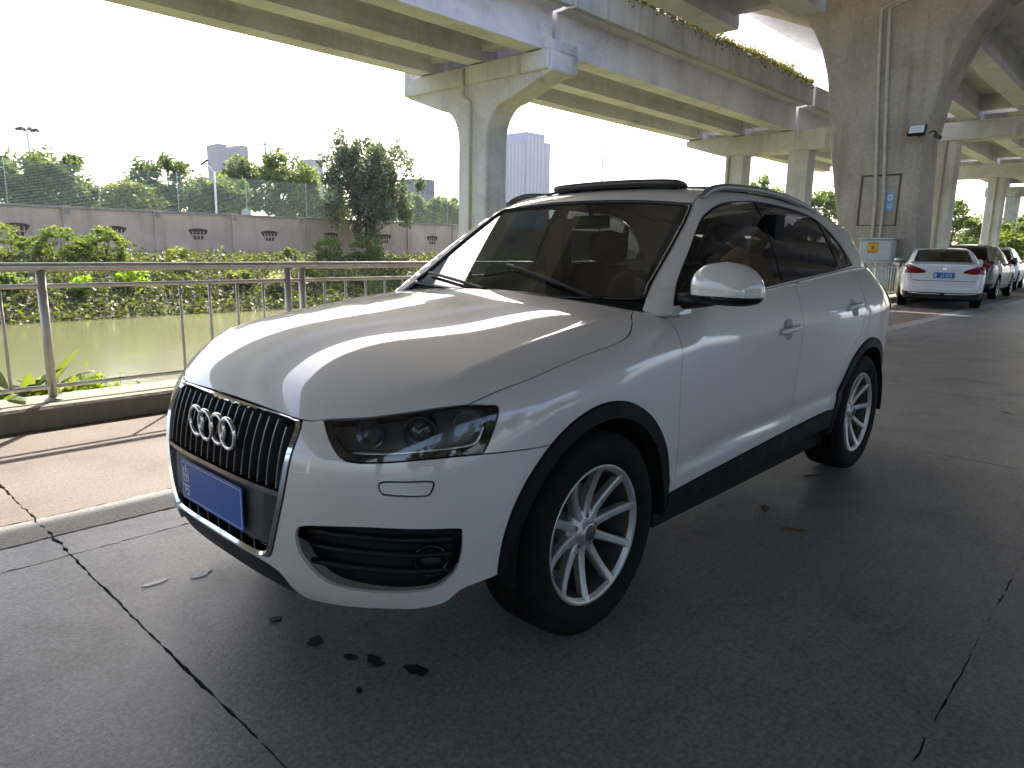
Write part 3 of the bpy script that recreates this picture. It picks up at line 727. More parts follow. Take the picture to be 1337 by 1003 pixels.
def panel_mesh(name, V, faces, LN, mat, mirror=False):
    if mirror:
        V = V * np.array([1, -1, 1.]); LN2 = []; k = 0; F2 = []
        for f in faces:
            n = len(f); F2.append(f[::-1]); LN2.append(LN[k:k + n][::-1] * np.array([1, -1, 1.])); k += n
        faces, LN = F2, np.vstack(LN2)
    me = bpy.data.meshes.new(name); me.from_pydata([tuple(p) for p in V], [], faces)
    me.polygons.foreach_set('use_smooth', [True] * len(faces)); me.materials.append(MAT[mat])
    try: me.normals_split_custom_set([tuple(n) for n in LN])
    except Exception as e: print('normals', name, e)
    return me
def panel(name, fn, loops, d, mat, parent, mode='LR', **kw):
    """mode LR: one object each side; L: left only; SYM: both halves in one object"""
    if not isinstance(loops, list): loops = [loops]
    V, Fc, LN = panel_data(fn, loops, d, **kw)
    if mode == 'L': return link(name, panel_mesh(name, V, Fc, LN, mat), parent)
    if mode == 'LR':
        par = parent if isinstance(parent, (list, tuple)) else (parent, parent)
        return [link(name, panel_mesh(name, V, Fc, LN, mat), par[0]), link(name, panel_mesh(name, V, Fc, LN, mat, True), par[1])]
    k = 0; F2 = []; L2 = []
    for f in Fc:
        n = len(f); F2.append([i + len(V) for i in f[::-1]]); L2.append(LN[k:k + n][::-1] * np.array([1, -1, 1.])); k += n
    return link(name, panel_mesh(name, np.vstack([V, V * np.array([1, -1, 1.])]), Fc + F2, np.vstack([LN] + L2), mat), parent)
def both(fnc):
    """build a mesh on the left side with fnc(MB) and mirror it"""
    out = []
    for s in (1, -1):
        m = MB(); fnc(m)
        if s < 0:
            m.v = [(x, -y, z) for x, y, z in m.v]; m.f = [f[::-1] for f in m.f]
        out.append(m)
    return out
car = thing('parked_suv', 'white compact SUV with four-ring grille badge and raised sunroof in the foreground', 'car', (0, 0, 0))
# -- key cut lines on the skin (left side)
LEAD = cr([(.800, 0, .800), (.798, .2, .797), (.790, .36, .790), (.776, .43, .789), (.757, .473, .796)])
LAMP_TOP = cr([(.757, .473, .796), (.70, .58, .808), (.62, .68, .825), (.494, .795, .848)])
SHUT = cr([(.494, .795, .848), (.40, .825, .880), (.296, .848, .908), (.054, .848, .956), (-.119, .846, .972), (-.22, .832, .990), (-.31, .785, 1.02), (-.38, .735, 1.045), (-.445, .70, 1.06)])
COWL = cr([(-.445, .70, 1.06), (-.42, .55, 1.065), (-.37, .3, 1.075), (-.35, 0, 1.08)])
LAMP_OUT = cr([(.494, .795, .848), (.455, .825, .845), (.425, .842, .838), (.437, .848, .80), (.462, .848, .75), (.485, .845, .713)], 5)
LAMP_BOT = cr([(.485, .845, .713), (.54, .81, .711), (.606, .762, .706), (.68, .685, .695), (.73, .615, .688)])
LAMP_IN = cr([(.73, .615, .688), (.757, .573, .696), (.766, .53, .735), (.757, .473, .796)])
BLINE = cr([(.485, .845, .713), (.38, .88, .712), (.26568, .9, .71067)], 5)
DOORF = cr([(-.505, .80, 1.045), (-.50, .828, .998), (-.474, .881, .932), (-.462, .9, .80), (-.478, .9, .65), (-.497, .888, .5), (-.500, .88, .372)])
SPLIT = cr([(-1.655, .82, 1.128), (-1.615, .87, 1.01), (-1.575, .898, .80), (-1.565, .898, .638), (-1.60, .882, .425)])
BELT = cr([(-.505, .80, 1.045), (-.88, .832, 1.072), (-1.29, .83, 1.103), (-1.655, .82, 1.128)])
BELT2 = cr([(-1.655, .82, 1.128), (-2.1, .805, 1.155), (-2.52, .79, 1.178)])
RDOOR = np.vstack([cr([(-2.52, .79, 1.178), (-2.51, .87, 1.06), (-2.46, .905, .93), (-2.40, .91, .82)])[:-1], arc(-2.603, .515, 66, 10, 10)])
panel('hood', F, J(LEAD, LAMP_TOP, SHUT, COWL, [(.2, 0, 1.035)]), (.25, .15, 1), 'white_paint', car, 'SYM', h=.03)
panel('front_fender', F, J(SHUT, [(-.47, .73, 1.058)], DOORF, [(-.47, .88, .372)], arc(0, .452, 176, 54, 30), BLINE[::-1], LAMP_OUT[::-1]), (.05, .85, .45), 'white_paint', car, 'LR', h=.03)
fdoors = panel('front_door', F, J(DOORF, [(-1.0, .885, .395), (-1.60, .882, .425)], SPLIT[::-1], BELT[::-1]), (0, 1, .12), 'white_paint', car, 'LR', h=.03, flange=.03)
rdoors = panel('rear_door', F, J(SPLIT, [(-1.9, .885, .437), (-2.12, .89, .442)], RDOOR[::-1], BELT2[::-1]), (0, 1, .12), 'white_paint', car, 'LR', h=.03, flange=.03)
RQ_TOP = cr([(-2.52, .79, 1.178), (-2.8, .775, 1.195), (-3.02, .745, 1.205), (-3.16, .70, 1.20)])
RQ_R = cr([(-3.16, .70, 1.20), (-3.27, .71, 1.08), (-3.33, .72, .90), (-3.33, .74, .72)])
RB_T = cr([(-3.33, .74, .72), (-3.2, .83, .715), (-3.05, .885, .71), (-2.88128, .9, .70118)])
panel('rear_quarter', F, J(RQ_TOP, RQ_R, RB_T, arc(-2.603, .452, 128, 10, 30), arc(-2.603, .515, 10, 66, 10), RDOOR[:-10][::-1]), (-.3, .94, .12), 'white_paint', car, 'LR', h=.035)
panel('rear_bumper', F, J([(-3.50, 0, .72), (-3.47, .4, .72)], RB_T, arc(-2.603, .452, 128, 180, 12), [(-3.2, .84, .33), (-3.38, .62, .31), (-3.46, .3, .30), (-3.47, 0, .30)]), (-.7, .7, 0), 'white_paint', car, 'SYM', h=.05)
panel('tailgate', F, J([(-3.50, 0, .72), (-3.47, .4, .72)], RQ_R[::-1], [(-3.30, .4, 1.20), (-3.32, 0, 1.20)]), (-1, .2, .1), 'white_paint', car, 'SYM', h=.05)
# -- front bumper with its openings
GR_OUT = cr([(.800, 0, .792), (.797, .20, .790), (.788, .375, .786), (.791, .406, .776), (.808, .418, .745), (.838, .418, .66), (.852, .405, .56), (.862, .372, .45), (.866, .345, .385), (.868, .325, .362), (.870, .28, .352), (.872, .15, .348), (.872, 0, .346)])
INTAKE = cr([(.836, .445, .452), (.834, .462, .487), (.80, .545, .503), (.732, .65, .512), (.64, .745, .511), (.553, .818, .507), (.543, .824, .49), (.545, .822, .43), (.560, .81, .375), (.60, .78, .335), (.66, .712, .322), (.742, .622, .318), (.80, .53, .335), (.829, .462, .40), (.836, .445, .452)], 4)
WASH = cr([(.70, .678, .607), (.705, .668, .622), (.700, .672, .641), (.66, .720, .644), (.615, .768, .646), (.603, .776, .640), (.608, .775, .622), (.62, .766, .606), (.66, .724, .604), (.70, .678, .607)], 4)
BOT = cr([(.438, .868, .345), (.50, .84, .332), (.540, .816, .318), (.575, .788, .282), (.63, .735, .266), (.70, .66, .258), (.774, .529, .248), (.808, .445, .246), (.826, .405, .268), (.846, .365, .318), (.862, .28, .334), (.868, .15, .336), (.868, 0, .336)], 5)
TOPB = np.array([p for p in LEAD if p[1] >= .395])
GR_SIDE = np.array([p for p in GR_OUT if p[1] > .33 or p[2] < .5])
GR_SIDE = np.array([p for p in GR_SIDE if not (p[2] > .775)])
panel('front_bumper', F, [J(BOT[::-1][0:1], GR_SIDE[::-1], TOPB, LAMP_IN[::-1], LAMP_BOT[::-1], BLINE, arc(0, .452, 54, 0, 16), BOT), INTAKE, WASH], (.75, .66, 0), 'white_paint', car, 'SYM', h=.025)
panel('washer_cap', F, WASH, (.75, .66, 0), 'white_paint', car, 'LR', h=.02, gap=.003)
lip = cr([(.868, 0, .334), (.862, .28, .332), (.846, .36, .316), (.822, .40, .262), (.81, .41, .236), (.832, .25, .234), (.842, 0, .232)], 5)
panel('front_lip', F, J(lip), (1, .2, -.2), 'black_plastic', car, 'SYM', h=.03, off=.012)
# lower air intakes
intk = panel('lower_intake', F, INTAKE, (.75, .66, 0), 'black_plastic', car, 'LR', h=.03, off=.06, flange=0, gap=-.012)
def intake_bits(m):
    for z in (.375, .425, .470):
        m.tube(snap(lambda P: F(P) - .035, cr([(.82, .47, z), (.73, .62, z), (.62, .75, z), (.555, .80, z)], 4)), .009, 6)
for k, m in enumerate(both(intake_bits)): m.build('slat', MAT['black_plastic'], intk[k])
def fog(m):
    n = Vector((.66, .75, 0)); c = Vector((.60, .758, .405)); q = n.to_track_quat('Z', 'Y').to_matrix()
    t = MB().lathe([(.0, -.004), (.018, -.006), (.034, -.014), (.042, -.03)], 20); m.add([tuple(q @ Vector(p) + c) for p in t.v], t.f, True)
for k, m in enumerate(both(fog)): m.build('fog_lamp', MAT['lens_clear'], intk[k])
def fogring(m):
    n = Vector((.66, .75, 0)); c = Vector((.60, .758, .405)); q = n.to_track_quat('Z', 'Y').to_matrix()
    t = MB().lathe([(.041, -.032), (.041, -.006), (.047, -.004), (.05, -.02), (.05, -.05)], 20); m.add([tuple(q @ Vector(p) + c) for p in t.v], t.f, True)
    t = MB().lathe([(0, -.045), (.02, -.042), (.04, -.028)], 16); m.add([tuple(q @ Vector(p) + c) for p in t.v], t.f, True)
for k, m in enumerate(both(fogring)): m.build('fog_lamp_bowl', MAT['black_gloss'], intk[k])
# -- grille
full = np.vstack([GR_OUT, (GR_OUT * np.array([1, -1, 1]))[::-1][1:-1]])
gc = np.array([.84, 0, .58]); gi = full + (gc - full) / np.linalg.norm((gc - full)[:, 1:], axis=1, keepdims=True) * .016; gi[:, 0] = front(gi[:, 1], gi[:, 2])
fr_ = snap(F, gi); nn = grad(F, fr_)
grille = MB(); N_ = len(full)
def ring_strip(mb, A, B, sm=True):
    n = len(A); mb.add(list(A) + list(B), [(i, (i + 1) % n, n + (i + 1) % n, n + i) for i in range(n)], sm)
outp = snap(F, full + (gc - full) / np.linalg.norm((gc - full)[:, 1:], axis=1, keepdims=True) * .002)
inp = snap(F, full + (gc - full) / np.linalg.norm((gc - full)[:, 1:], axis=1, keepdims=True) * .024)
midp = (outp + inp) / 2
ring_strip(grille, outp - nn * .01, outp + nn * .004); ring_strip(grille, outp + nn * .004, midp + nn * .011); ring_strip(grille, midp + nn * .011, inp + nn * .003); ring_strip(grille, inp + nn * .003, inp - nn * .03)
grille.f = [f[::-1] for f in grille.f]
grille = grille.build('grille', MAT['chrome'], car)
half_in = snap(F, GR_OUT + (gc - GR_OUT) / np.linalg.norm((gc - GR_OUT)[:, 1:], axis=1, keepdims=True) * .004)
half_in[0, 1] = half_in[-1, 1] = 0
panel('grille_back', F, J(half_in, [(.87, 0, .6)]), (1, .1, 0), 'dark_gap', grille, 'SYM', h=.05, off=.045, flange=0, gap=0)
for k in range(-8, 9):
    y = k * .0455; zt = .772 if abs(y) < .33 else .772 - (abs(y) - .33) * .45; zs = np.linspace(.582, zt, 8)
    m = MB(); A = []; B = []
    for z in zs:
        x = float(front(y, z)) - .004
        A += [(x, y - .003, z), (x, y + .003, z)]; B += [(x - .035, y - .006, z), (x - .035, y + .006, z)]
    n = len(zs)
    for i in range(n - 1):
        a = 2 * i; m.add([A[a], A[a + 1], A[a + 3], A[a + 2]], [(0, 1, 2, 3)]); m.add([A[a + 1], B[a + 1], B[a + 3], A[a + 3]], [(0, 1, 2, 3)]); m.add([B[a], A[a], A[a + 2], B[a + 2]], [(0, 1, 2, 3)])
    m.build('slat', MAT['slat_grey'], grille)
def xf(y, z, o=0.0): return float(front(y, z)) + o
m = MB(); yy = np.linspace(-.385, .385, 30)
for o1, o2, z1, z2 in ((-.03, .004, .563, .563), (.004, .004, .563, .578), (.004, -.03, .578, .578)):
    A = [(xf(y, .57, o1), y, z1) for y in yy]; B = [(xf(y, .57, o2), y, z2) for y in yy]; n = len(yy); m.add(A + B, [(i, i + 1, n + i + 1, n + i) for i in range(n - 1)], True)
m.build('cross_bar', MAT['chrome_dark'], grille)
m = MB(); yy = np.linspace(-.35, .35, 24); zz = np.linspace(.398, .557, 6); V_ = [(xf(y, z, -.006) - (.02 if abs(y) > .34 else 0), y, z) for z in zz for y in yy]; n = len(yy)
m.add(V_, [(j * n + i, j * n + i + 1, (j + 1) * n + i + 1, (j + 1) * n + i) for j in range(len(zz) - 1) for i in range(n - 1)], True); m.build('plate_panel', MAT['plate_holder'], grille)
for k in range(9):
    z = .37 + .0; y = -.31 + .0775 * k
    m = MB(); m.box(xf(y, .37, -.03), xf(y, .37, -.008), y - .004, y + .004, .352, .396); m.build('lower_slat', MAT['black_plastic'], grille)
plate = MB().box(.876, .879, -.22, .22, .412, .552, .0012).build('number_plate', MAT['plate_blue'], car)
RX = Matrix(((0, 0, 1), (1, 0, 0), (0, 1, 0)))           # text plane facing +x, reading towards +y
m = MB()
for a, b, c, d_ in ((-.212, .212, .5425, .5445), (-.212, .212, .4195, .4215), (-.212, -.2095, .4195, .5445), (.2095, .212, .4195, .5445)): m.box(.8791, .8796, a, b, c, d_)
m.build('plate_border', MAT['plate_white'], plate)
m = MB()                                                 # the province character, brushed in strokes
S = lambda y0, y1, z0, z1: m.box(.8791, .8797, -.207 + y0, -.207 + y1, .430 + z0, .430 + z1)
S(.004, .046, .088, .094); S(.004, .010, .045, .094); S(.040, .046, .045, .094); S(.004, .046, .045, .051); S(.022, .028, .045, .105); S(.010, .040, .066, .071); S(.0, .050, .030, .036); S(.012, .018, .010, .036); S(.012, .044, .018, .024); S(.038, .044, 0, .022); S(.022, .040, 0, .006)
m.build('plate_character', MAT['plate_white'], plate)
m = MB()
for k in range(4):
    yc = -.114 + .076 * k; V_ = []
    ring = [(xf(0, .695, .012) + (.004 if k % 2 else 0), yc + .047 * math.cos(2 * PI * q / 36), .697 + .047 * math.sin(2 * PI * q / 36)) for q in range(36)]
    mm = MB(); mm.tube(ring, .0075, 8, closed=True); mm.build('badge_ring', MAT['chrome'], grille)
# -- headlights
lens = panel('headlight', F, J(LAMP_TOP, LAMP_OUT, LAMP_BOT, LAMP_IN), (.72, .68, .1), 'lens_clear', car, 'LR', h=.03, flange=.004, gap=.003)
panel('lamp_rim', F, [J(LAMP_TOP, LAMP_OUT, LAMP_BOT, LAMP_IN), np.array([(.742, .50, .778), (.69, .59, .792), (.61, .685, .808), (.49, .795, .828), (.452, .822, .822), (.46, .83, .79), (.49, .83, .735), (.54, .79, .727), (.606, .745, .722), (.68, .67, .712), (.725, .61, .708), (.745, .57, .72)])], (.72, .68, .1), 'black_gloss', lens, 'LR', h=.03, off=.002, flange=.02, gap=.004)
panel('lamp_housing', F, J(LAMP_TOP, LAMP_OUT, LAMP_BOT, LAMP_IN), (.72, .68, .1), 'lamp_black', lens, 'LR', h=.03, off=.055, flange=0, gap=.0)
def ring_on(c, r, nrm, prof, seg=24):
    q = Vector(nrm).to_track_quat('Z', 'Y').to_matrix(); t = MB().lathe([(a * r, b * r) for a, b in prof], seg)
    return [tuple(q @ Vector(p) + Vector(c)) for p in t.v], t.f
def lamp_a(m): m.add(*ring_on((.585, .700, .765), .040, (.8, .6, 0), [(1.25, -.7), (1.25, .25), (1.1, .35), (1.0, .2), (.95, -.3)]), True)
def lamp_b(m): m.add(*ring_on((.583, .699, .765), .040, (.8, .6, 0), [(0, .42), (.4, .36), (.75, .18), (.95, -.1)]), True)
def lamp_c(m): m.add(*ring_on((.475, .775, .785), .034, (.66, .75, 0), [(0, -.9), (.5, -.75), (.9, -.2), (1.15, .3), (1.25, .35)]), True)
def lamp_d(m): m.add(*ring_on((.68, .60, .76), .034, (.85, .5, 0), [(0, -.9), (.5, -.75), (.9, -.2), (1.1, .2), (1.2, .25)]), True)
def lamp_e(m): m.tube(snap(lambda P: F(P) - .022, cr([(.745, .58, .712), (.69, .665, .716), (.61, .74, .724), (.53, .80, .732), (.49, .825, .745), (.465, .83, .79)], 5)), .006, 6)
for fn_, nm, mt in ((lamp_a, 'projector_ring', 'black_gloss'), (lamp_b, 'projector_lens', 'lens_ball'), (lamp_c, 'turn_bowl', 'reflector'), (lamp_d, 'beam_bowl', 'chrome_dark'), (lamp_e, 'light_strip', 'reflector')):
    for k, m in enumerate(both(fn_)): m.build(nm, MAT[mt], lens[k])
# -- sills and arch trims
panel('sill_trim', F, J(np.array([(-.462, .88, .368), (-.50, .88, .370), (-1.0, .885, .392), (-1.60, .882, .422), (-2.1, .89, .439), (-2.165, .89, .44), (-2.17, .87, .335), (-1.6, .865, .325), (-1.0, .862, .303), (-.46, .865, .285)])), (0, 1, 0), 'trim_grey', car, 'LR', h=.04, off=-.006, flange=.08, gap=.001)
for xc, a0, a1 in ((0, -1, 184), (-2.603, -8, 188)):
    oo = arc(xc, .4505, a0, a1, 40); ii = arc(xc, .398, a1, a0, 40)
    panel('wheel_arch_trim', F, J(oo, ii), (0, 1, 0), 'trim_grey', car, 'LR', h=.035, off=-.010, flange=.05, gap=.0005)
    def liner(m):
        m.lathe([(.402, .90), (.405, .86), (.41, .60), (.30, .52), (.0, .50)], 40, 'Y', (xc, 0, .345), True, arc=(math.radians(-6), math.radians(186)))
    for m in both(liner): m.build('wheel_well', MAT['interior'], car)
# -- greenhouse
A_IN = cr([(-.47, .715, 1.062), (-.60, .675, 1.14), (-.80, .638, 1.30), (-.95, .605, 1.415), (-1.05, .575, 1.482), (-1.16, .56, 1.52)])
DITCH = cr([(-1.16, .56, 1.52), (-1.5, .56, 1.548), (-1.9, .56, 1.545), (-2.4, .555, 1.51), (-2.8, .54, 1.46), (-3.05, .52, 1.415)])
DPIL = cr([(-3.05, .52, 1.415), (-3.13, .56, 1.34), (-3.2, .64, 1.22), (-3.18, .69, 1.17)])
DLO_B = cr([(-.545, .80, 1.062), (-.90, .825, 1.087), (-1.29, .82, 1.117), (-1.8, .805, 1.152), (-2.3, .785, 1.182), (-2.72, .75, 1.212)])
DLO_T = cr([(-2.72, .75, 1.212), (-2.60, .70, 1.31), (-2.477, .672, 1.388), (-2.36, .65, 1.44), (-2.22, .632, 1.478), (-1.95, .62, 1.506), (-1.6, .62, 1.516), (-1.35, .63, 1.502), (-1.18, .638, 1.476), (-1.068, .65, 1.444), (-.977, .66, 1.398), (-.80, .712, 1.263), (-.64, .757, 1.138), (-.545, .80, 1.062)])
LOWB = cr([(-3.18, .69, 1.17), (-2.8, .75, 1.17), (-2.3, .80, 1.145), (-1.3, .835, 1.08), (-.9, .84, 1.05), (-.52, .81, 1.03), (-.47, .74, 1.05), (-.47, .715, 1.062)])
panel('side_frame', G, [J(A_IN, DITCH, DPIL, LOWB), J(DLO_B, DLO_T)], (.05, .88, .45), 'white_paint', car, 'LR', h=.03, flange=.012)
wB = [(-1.585, .0), (-1.705, .0)]
def on_edge(x, top):
    C_ = DLO_T if top else DLO_B; i = np.argmin(np.abs(C_[:, 0] - x) + (0 if top else 0)); return C_[i]
def pane(x0, x1, x0t, x1t, ins=.012):
    b = np.array([p for p in DLO_B if x1 < p[0] < x0]); t = np.array([p for p in DLO_T if x1t < p[0] < x0t])
    b = b + np.array([0, -.002, ins]); t = t + np.array([0, 0, -ins])
    return b, t
def pane_loop(x0, x1, x0t, x1t, ins=.012):
    b, t = pane(x0, x1, x0t, x1t, ins); return J(b, t)
P1 = pane_loop(-.66, -1.60, -.70, -1.565); P2 = pane_loop(-1.715, -2.42, -1.665, -2.33); P3 = pane_loop(-2.47, -2.66, -2.385, -2.64)
frames = panel('window_surround', G, [J(DLO_B, DLO_T), P1, P2, P3], (.05, .88, .45), 'black_gloss', car, 'LR', h=.03, off=.004, flange=.01, gap=0)
panel('front_window', G, P1, (.05, .88, .45), 'door_glass', fdoors, 'LR', h=.05, off=.008, flange=.003, gap=-.004)
panel('rear_window', G, P2, (.05, .88, .45), 'tint_glass', rdoors, 'LR', h=.05, off=.008, flange=.003, gap=-.004)
panel('quarter_window', G, P3, (.05, .88, .45), 'tint_glass', car, 'LR', h=.05, off=.008, flange=.003, gap=-.004)
for k, m in enumerate(both(lambda m: m.tube(snap(F, np.vstack([BELT, BELT2, RQ_TOP[:10]])) + np.array([0, .004, .004]), .007, 8))): m.build('belt_strip', MAT['chrome_satin'], car)
panel('roof', G, J([(-1.078, 0, 1.505)], cr([(-1.078, 0, 1.505), (-1.072, .3, 1.498), (-1.055, .570, 1.484)]), DITCH, [(-3.14, .3, 1.435), (-3.16, 0, 1.44), (-2, 0, 1.57)]), (0, .1, 1), 'white_paint', car, 'SYM', h=.04)
WS_B = cr([(-.455, 0, 1.08), (-.47, .3, 1.075), (-.51, .55, 1.07), (-.545, .675, 1.07), (-.60, .665, 1.13)])
ws_side = np.array([p + np.array([-.004, -.006, 0]) for p in A_IN if -1.03 < p[0] < -.61])
WS_T = cr([(-1.043, .566, 1.477), (-1.06, .3, 1.49), (-1.066, 0, 1.495)])
panel('windshield', G, J(WS_B, ws_side, WS_T, [(-.8, 0, 1.32)]), (.6, .1, .8), 'screen_glass', car, 'SYM', h=.05, flange=.004, off=.003)
seal = np.vstack([WS_B, ws_side, WS_T])
seal = np.vstack([seal, (seal * np.array([1, -1, 1]))[::-1][1:-1]])
MB().tube(snap(G, resample(seal, .05)), .008, 6, closed=True).build('windshield_seal', MAT['black_gloss'], car)
for m in both(lambda m: (m.tube(snap(G, DITCH[2:]), .006, 6))): m.build('roof_ditch_strip', MAT['black_plastic'], car)
panel('rear_glass', G, J([(-3.24, 0, 1.19), (-3.20, .55, 1.2), (-3.12, .50, 1.36), (-3.10, 0, 1.38)]), (-.8, .1, .6), 'tint_glass', car, 'SYM', h=.06)
panel('tail_light', F, J(cr([(-3.10, .815, 1.08), (-3.2, .78, 1.09), (-3.30, .70, 1.08), (-3.36, .60, 1.05), (-3.40, .60, .92), (-3.33, .74, .90), (-3.2, .82, .92), (-3.10, .83, .97), (-3.10, .815, 1.08)], 4)), (-.7, .7, 0), 'tail_red', car, 'LR', h=.04, off=-.004)
MB().box(-3.22, -3.0, -.50, .50, 1.425, 1.455, .012).build('roof_spoiler', MAT['white_paint'], car)
m = MB(); m.tube([(-2.9, 0, 1.47), (-2.96, 0, 1.53), (-3.03, 0, 1.545)], [.03, .022, .008], 8); m.build('antenna_fin', MAT['white_paint'], car)
for m in both(lambda m: m.tube(cr([(-1.10, .585, 1.500), (-1.16, .585, 1.532), (-1.26, .585, 1.556), (-1.40, .585, 1.566), (-1.66, .585, 1.571), (-1.95, .583, 1.562), (-2.2, .58, 1.540), (-2.45, .575, 1.502), (-2.58, .57, 1.475)], 5), .0165, 10)): m.build('roof_rail', MAT['rail_satin'], car)
# open sunroof: upright wind deflector in front, glass slid back over the roof
m = MB(); ny, nk = 30, 14; V_ = []
for j in range(ny + 1):
    w_ = -1 + 2 * j / ny; y = .402 * w_; e = (1 - abs(w_) ** 14) ** .5 if abs(w_) < 1 else 0.0; e = .25 + .75 * e
    for k in range(nk):
        a = 2 * PI * k / nk; ca, sa = math.cos(a), math.sin(a)
        V_.append((-1.29 + .062 * e * math.copysign(abs(ca) ** .6, ca), y, 1.592 - .075 * y * y + .022 * e * math.copysign(abs(sa) ** .6, sa) + .006 * ca))
m.add(V_, [(j * nk + k, j * nk + (k + 1) % nk, (j + 1) * nk + (k + 1) % nk, (j + 1) * nk + k) for j in range(ny) for k in range(nk)], True)
m.f += [tuple(range(nk))[::-1], tuple(ny * nk + k for k in range(nk))]; m.sm += [False, False]
m.build('sunroof_deflector', MAT['sunroof_glass'], car)
MB().tube(cr([(-1.215, -.40, 1.558), (-1.21, -.2, 1.576), (-1.21, 0, 1.580), (-1.21, .2, 1.576), (-1.215, .40, 1.558)], 5), .007, 8).build('deflector_base', MAT['black_plastic'], car)
m = MB(); V_ = [(-1.62 - .5 * u_ / 6, .40 * (w_ / 8 - 1), 1.607 - .012 * u_ / 6 - .075 * (.40 * (w_ / 8 - 1)) ** 2) for u_ in range(7) for w_ in range(17)]
m.add(V_, [(i * 17 + j, i * 17 + j + 1, (i + 1) * 17 + j + 1, (i + 1) * 17 + j) for i in range(6) for j in range(16)], True); m.add([(x, y, z - .014) for x, y, z in V_], [(i * 17 + j, (i + 1) * 17 + j, (i + 1) * 17 + j + 1, i * 17 + j + 1) for i in range(6) for j in range(16)], True)
fr1 = [V_[j] for j in range(17)]; m.add(fr1 + [(x, y, z - .014) for x, y, z in fr1], [(j, 17 + j, 18 + j, j + 1) for j in range(16)]); m.build('sunroof_panel', MAT['sunroof_glass'], car)
# -- mirrors
def mirror(m, lo, hi, sc=1.0):
    nu, nv = 24, 14; V_ = []
    for i in range(nv + 1):
        t = lo + (hi - lo) * i / nv
        for k in range(nu):
            a = 2 * PI * k / nu; c, s_ = math.cos(a), math.sin(a); e = .62
            cy = abs(c) ** e * (1 if c > 0 else -1); sx = abs(s_) ** .8 * (1 if s_ > 0 else -1)
            w = max(0, 1 - abs(t) ** 2.4) ** (1 / 2.2) if t > 0 else max(0.0, 1 - abs(t) ** 3) ** .33
            y = .985 + .135 * cy * w * sc - .012 * t * (1 if t > 0 else 0); x = -.615 + (.085 if s_ > 0 else .055) * sx * w * sc; z = 1.128 + (.108 if t > 0 else .05) * t
            V_.append((x, y, z))
    m.add(V_, [(i * nu + k, i * nu + (k + 1) % nu, (i + 1) * nu + (k + 1) % nu, (i + 1) * nu + k) for i in range(nv) for k in range(nu)], True)
mir = [m.build('side_mirror', MAT['white_paint'], car) for m in both(lambda m: mirror(m, -.28, 1.0))[:1]]
for k, m in enumerate(both(lambda m: (mirror(m, -1.0, -.25, .98)))[:1]): m.build('mirror_underside', MAT['black_plastic'], mir[k])
for k, m in enumerate(both(lambda m: m.tube([(-.60, .80, 1.085), (-.615, .87, 1.09), (-.615, .93, 1.098)], [.035, .028, .025], 8))[:1]): m.build('mirror_arm', MAT['black_plastic'], mir[k])
for k, m in enumerate(both(lambda m: m.tube(cr([(-.535, .965, 1.108), (-.538, 1.03, 1.108), (-.56, 1.085, 1.110), (-.60, 1.115, 1.112)], 4), .006, 6))[:1]): m.build('mirror_indicator', MAT['black_gloss'], mir[k])
for m in both(lambda m: m.prism([(-.545, 1.06), (-.66, 1.075), (-.66, 1.155)], 'Y', .772, .785)): m.build('mirror_triangle', MAT['black_plastic'], car)
# -- door handles
def handle(xc, zc):
    def fn_(m):
        P = snap(F, [(xc + .10, .9, zc - .006), (xc + .05, .9, zc), (xc, .9, zc + .003), (xc - .05, .9, zc + .005), (xc - .10, .9, zc + .006)]); nrm = grad(F, P)
        P = P + nrm * np.array([.004, .026, .032, .026, .004])[:, None]; m.tube(cr(P, 4), .013, 8)
    return fn_
def cup(xc, zc):
    def fn_(m):
        c = snap(F, [(xc, .9, zc)])[0]; n = grad(F, c[None])[0]; m.add(*ring_on(c - n * .003, .050, tuple(n), [(1.0, .075), (.92, .065), (0, .062)], 24), False)
    return fn_
for (xc, zc, doors) in ((-1.42, .925, fdoors), (-2.30, .985, rdoors)):
    for k, m in enumerate(both(handle(xc, zc))): m.build('door_handle', MAT['white_paint'], doors[k])
    for k, m in enumerate(both(cup(xc, zc))): m.build('handle_recess', MAT['recess_grey'], doors[k])
# -- wipers, cowl, rear-view mirror, cabin
panel('cowl_panel', F, J(cr([(-.36, 0, 1.07), (-.38, .3, 1.066), (-.43, .55, 1.056), (-.45, .69, 1.05)]), cr([(-.53, .66, 1.06), (-.50, .4, 1.062), (-.48, 0, 1.065)]), ), (0, 0, 1), 'black_plastic', car, 'SYM', h=.05, off=.015)
for (a, b) in (((-.47, .52, 1.075), (-.62, -.12, 1.185)), ((-.46, -.10, 1.082), (-.57, -.62, 1.135))):
    P = snap(G, cr([a, tuple((np.array(a) * .6 + np.array(b) * .4)), b], 5)); P = P + grad(G, P) * .012; MB().tube(P, .007, 6).build('wiper', MAT['black_plastic'], car)
MB().box(-3.2, -.5, -.80, .80, .20, .33).build('underbody', MAT['interior'], car)
MB().box(-.45, .60, -.47, .47, .22, .74, .05).build('engine_block', MAT['dark_gap'], car)
MB().box(-.62, -.46, -.74, .74, .30, .98).build('firewall', MAT['interior'], car)
m = MB(); V_ = []; ny = 16
for (x, z) in ((-.50, 1.035), (-.62, 1.045), (-.78, 1.04), (-.92, 1.00), (-.95, .90), (-.90, .70), (-.80, .55)):
    for j in range(ny + 1): w_ = -1 + 2 * j / ny; V_.append((x + .04 * w_ * w_, .735 * w_, z + (.035 * math.exp(-((w_ - .48) / .2) ** 2) if z > .95 else 0)))
n = ny + 1; m.add(V_, [(i * n + j, i * n + j + 1, (i + 1) * n + j + 1, (i + 1) * n + j) for i in range(6) for j in range(ny)], True); m.build('dashboard', MAT['interior_dash'], car)
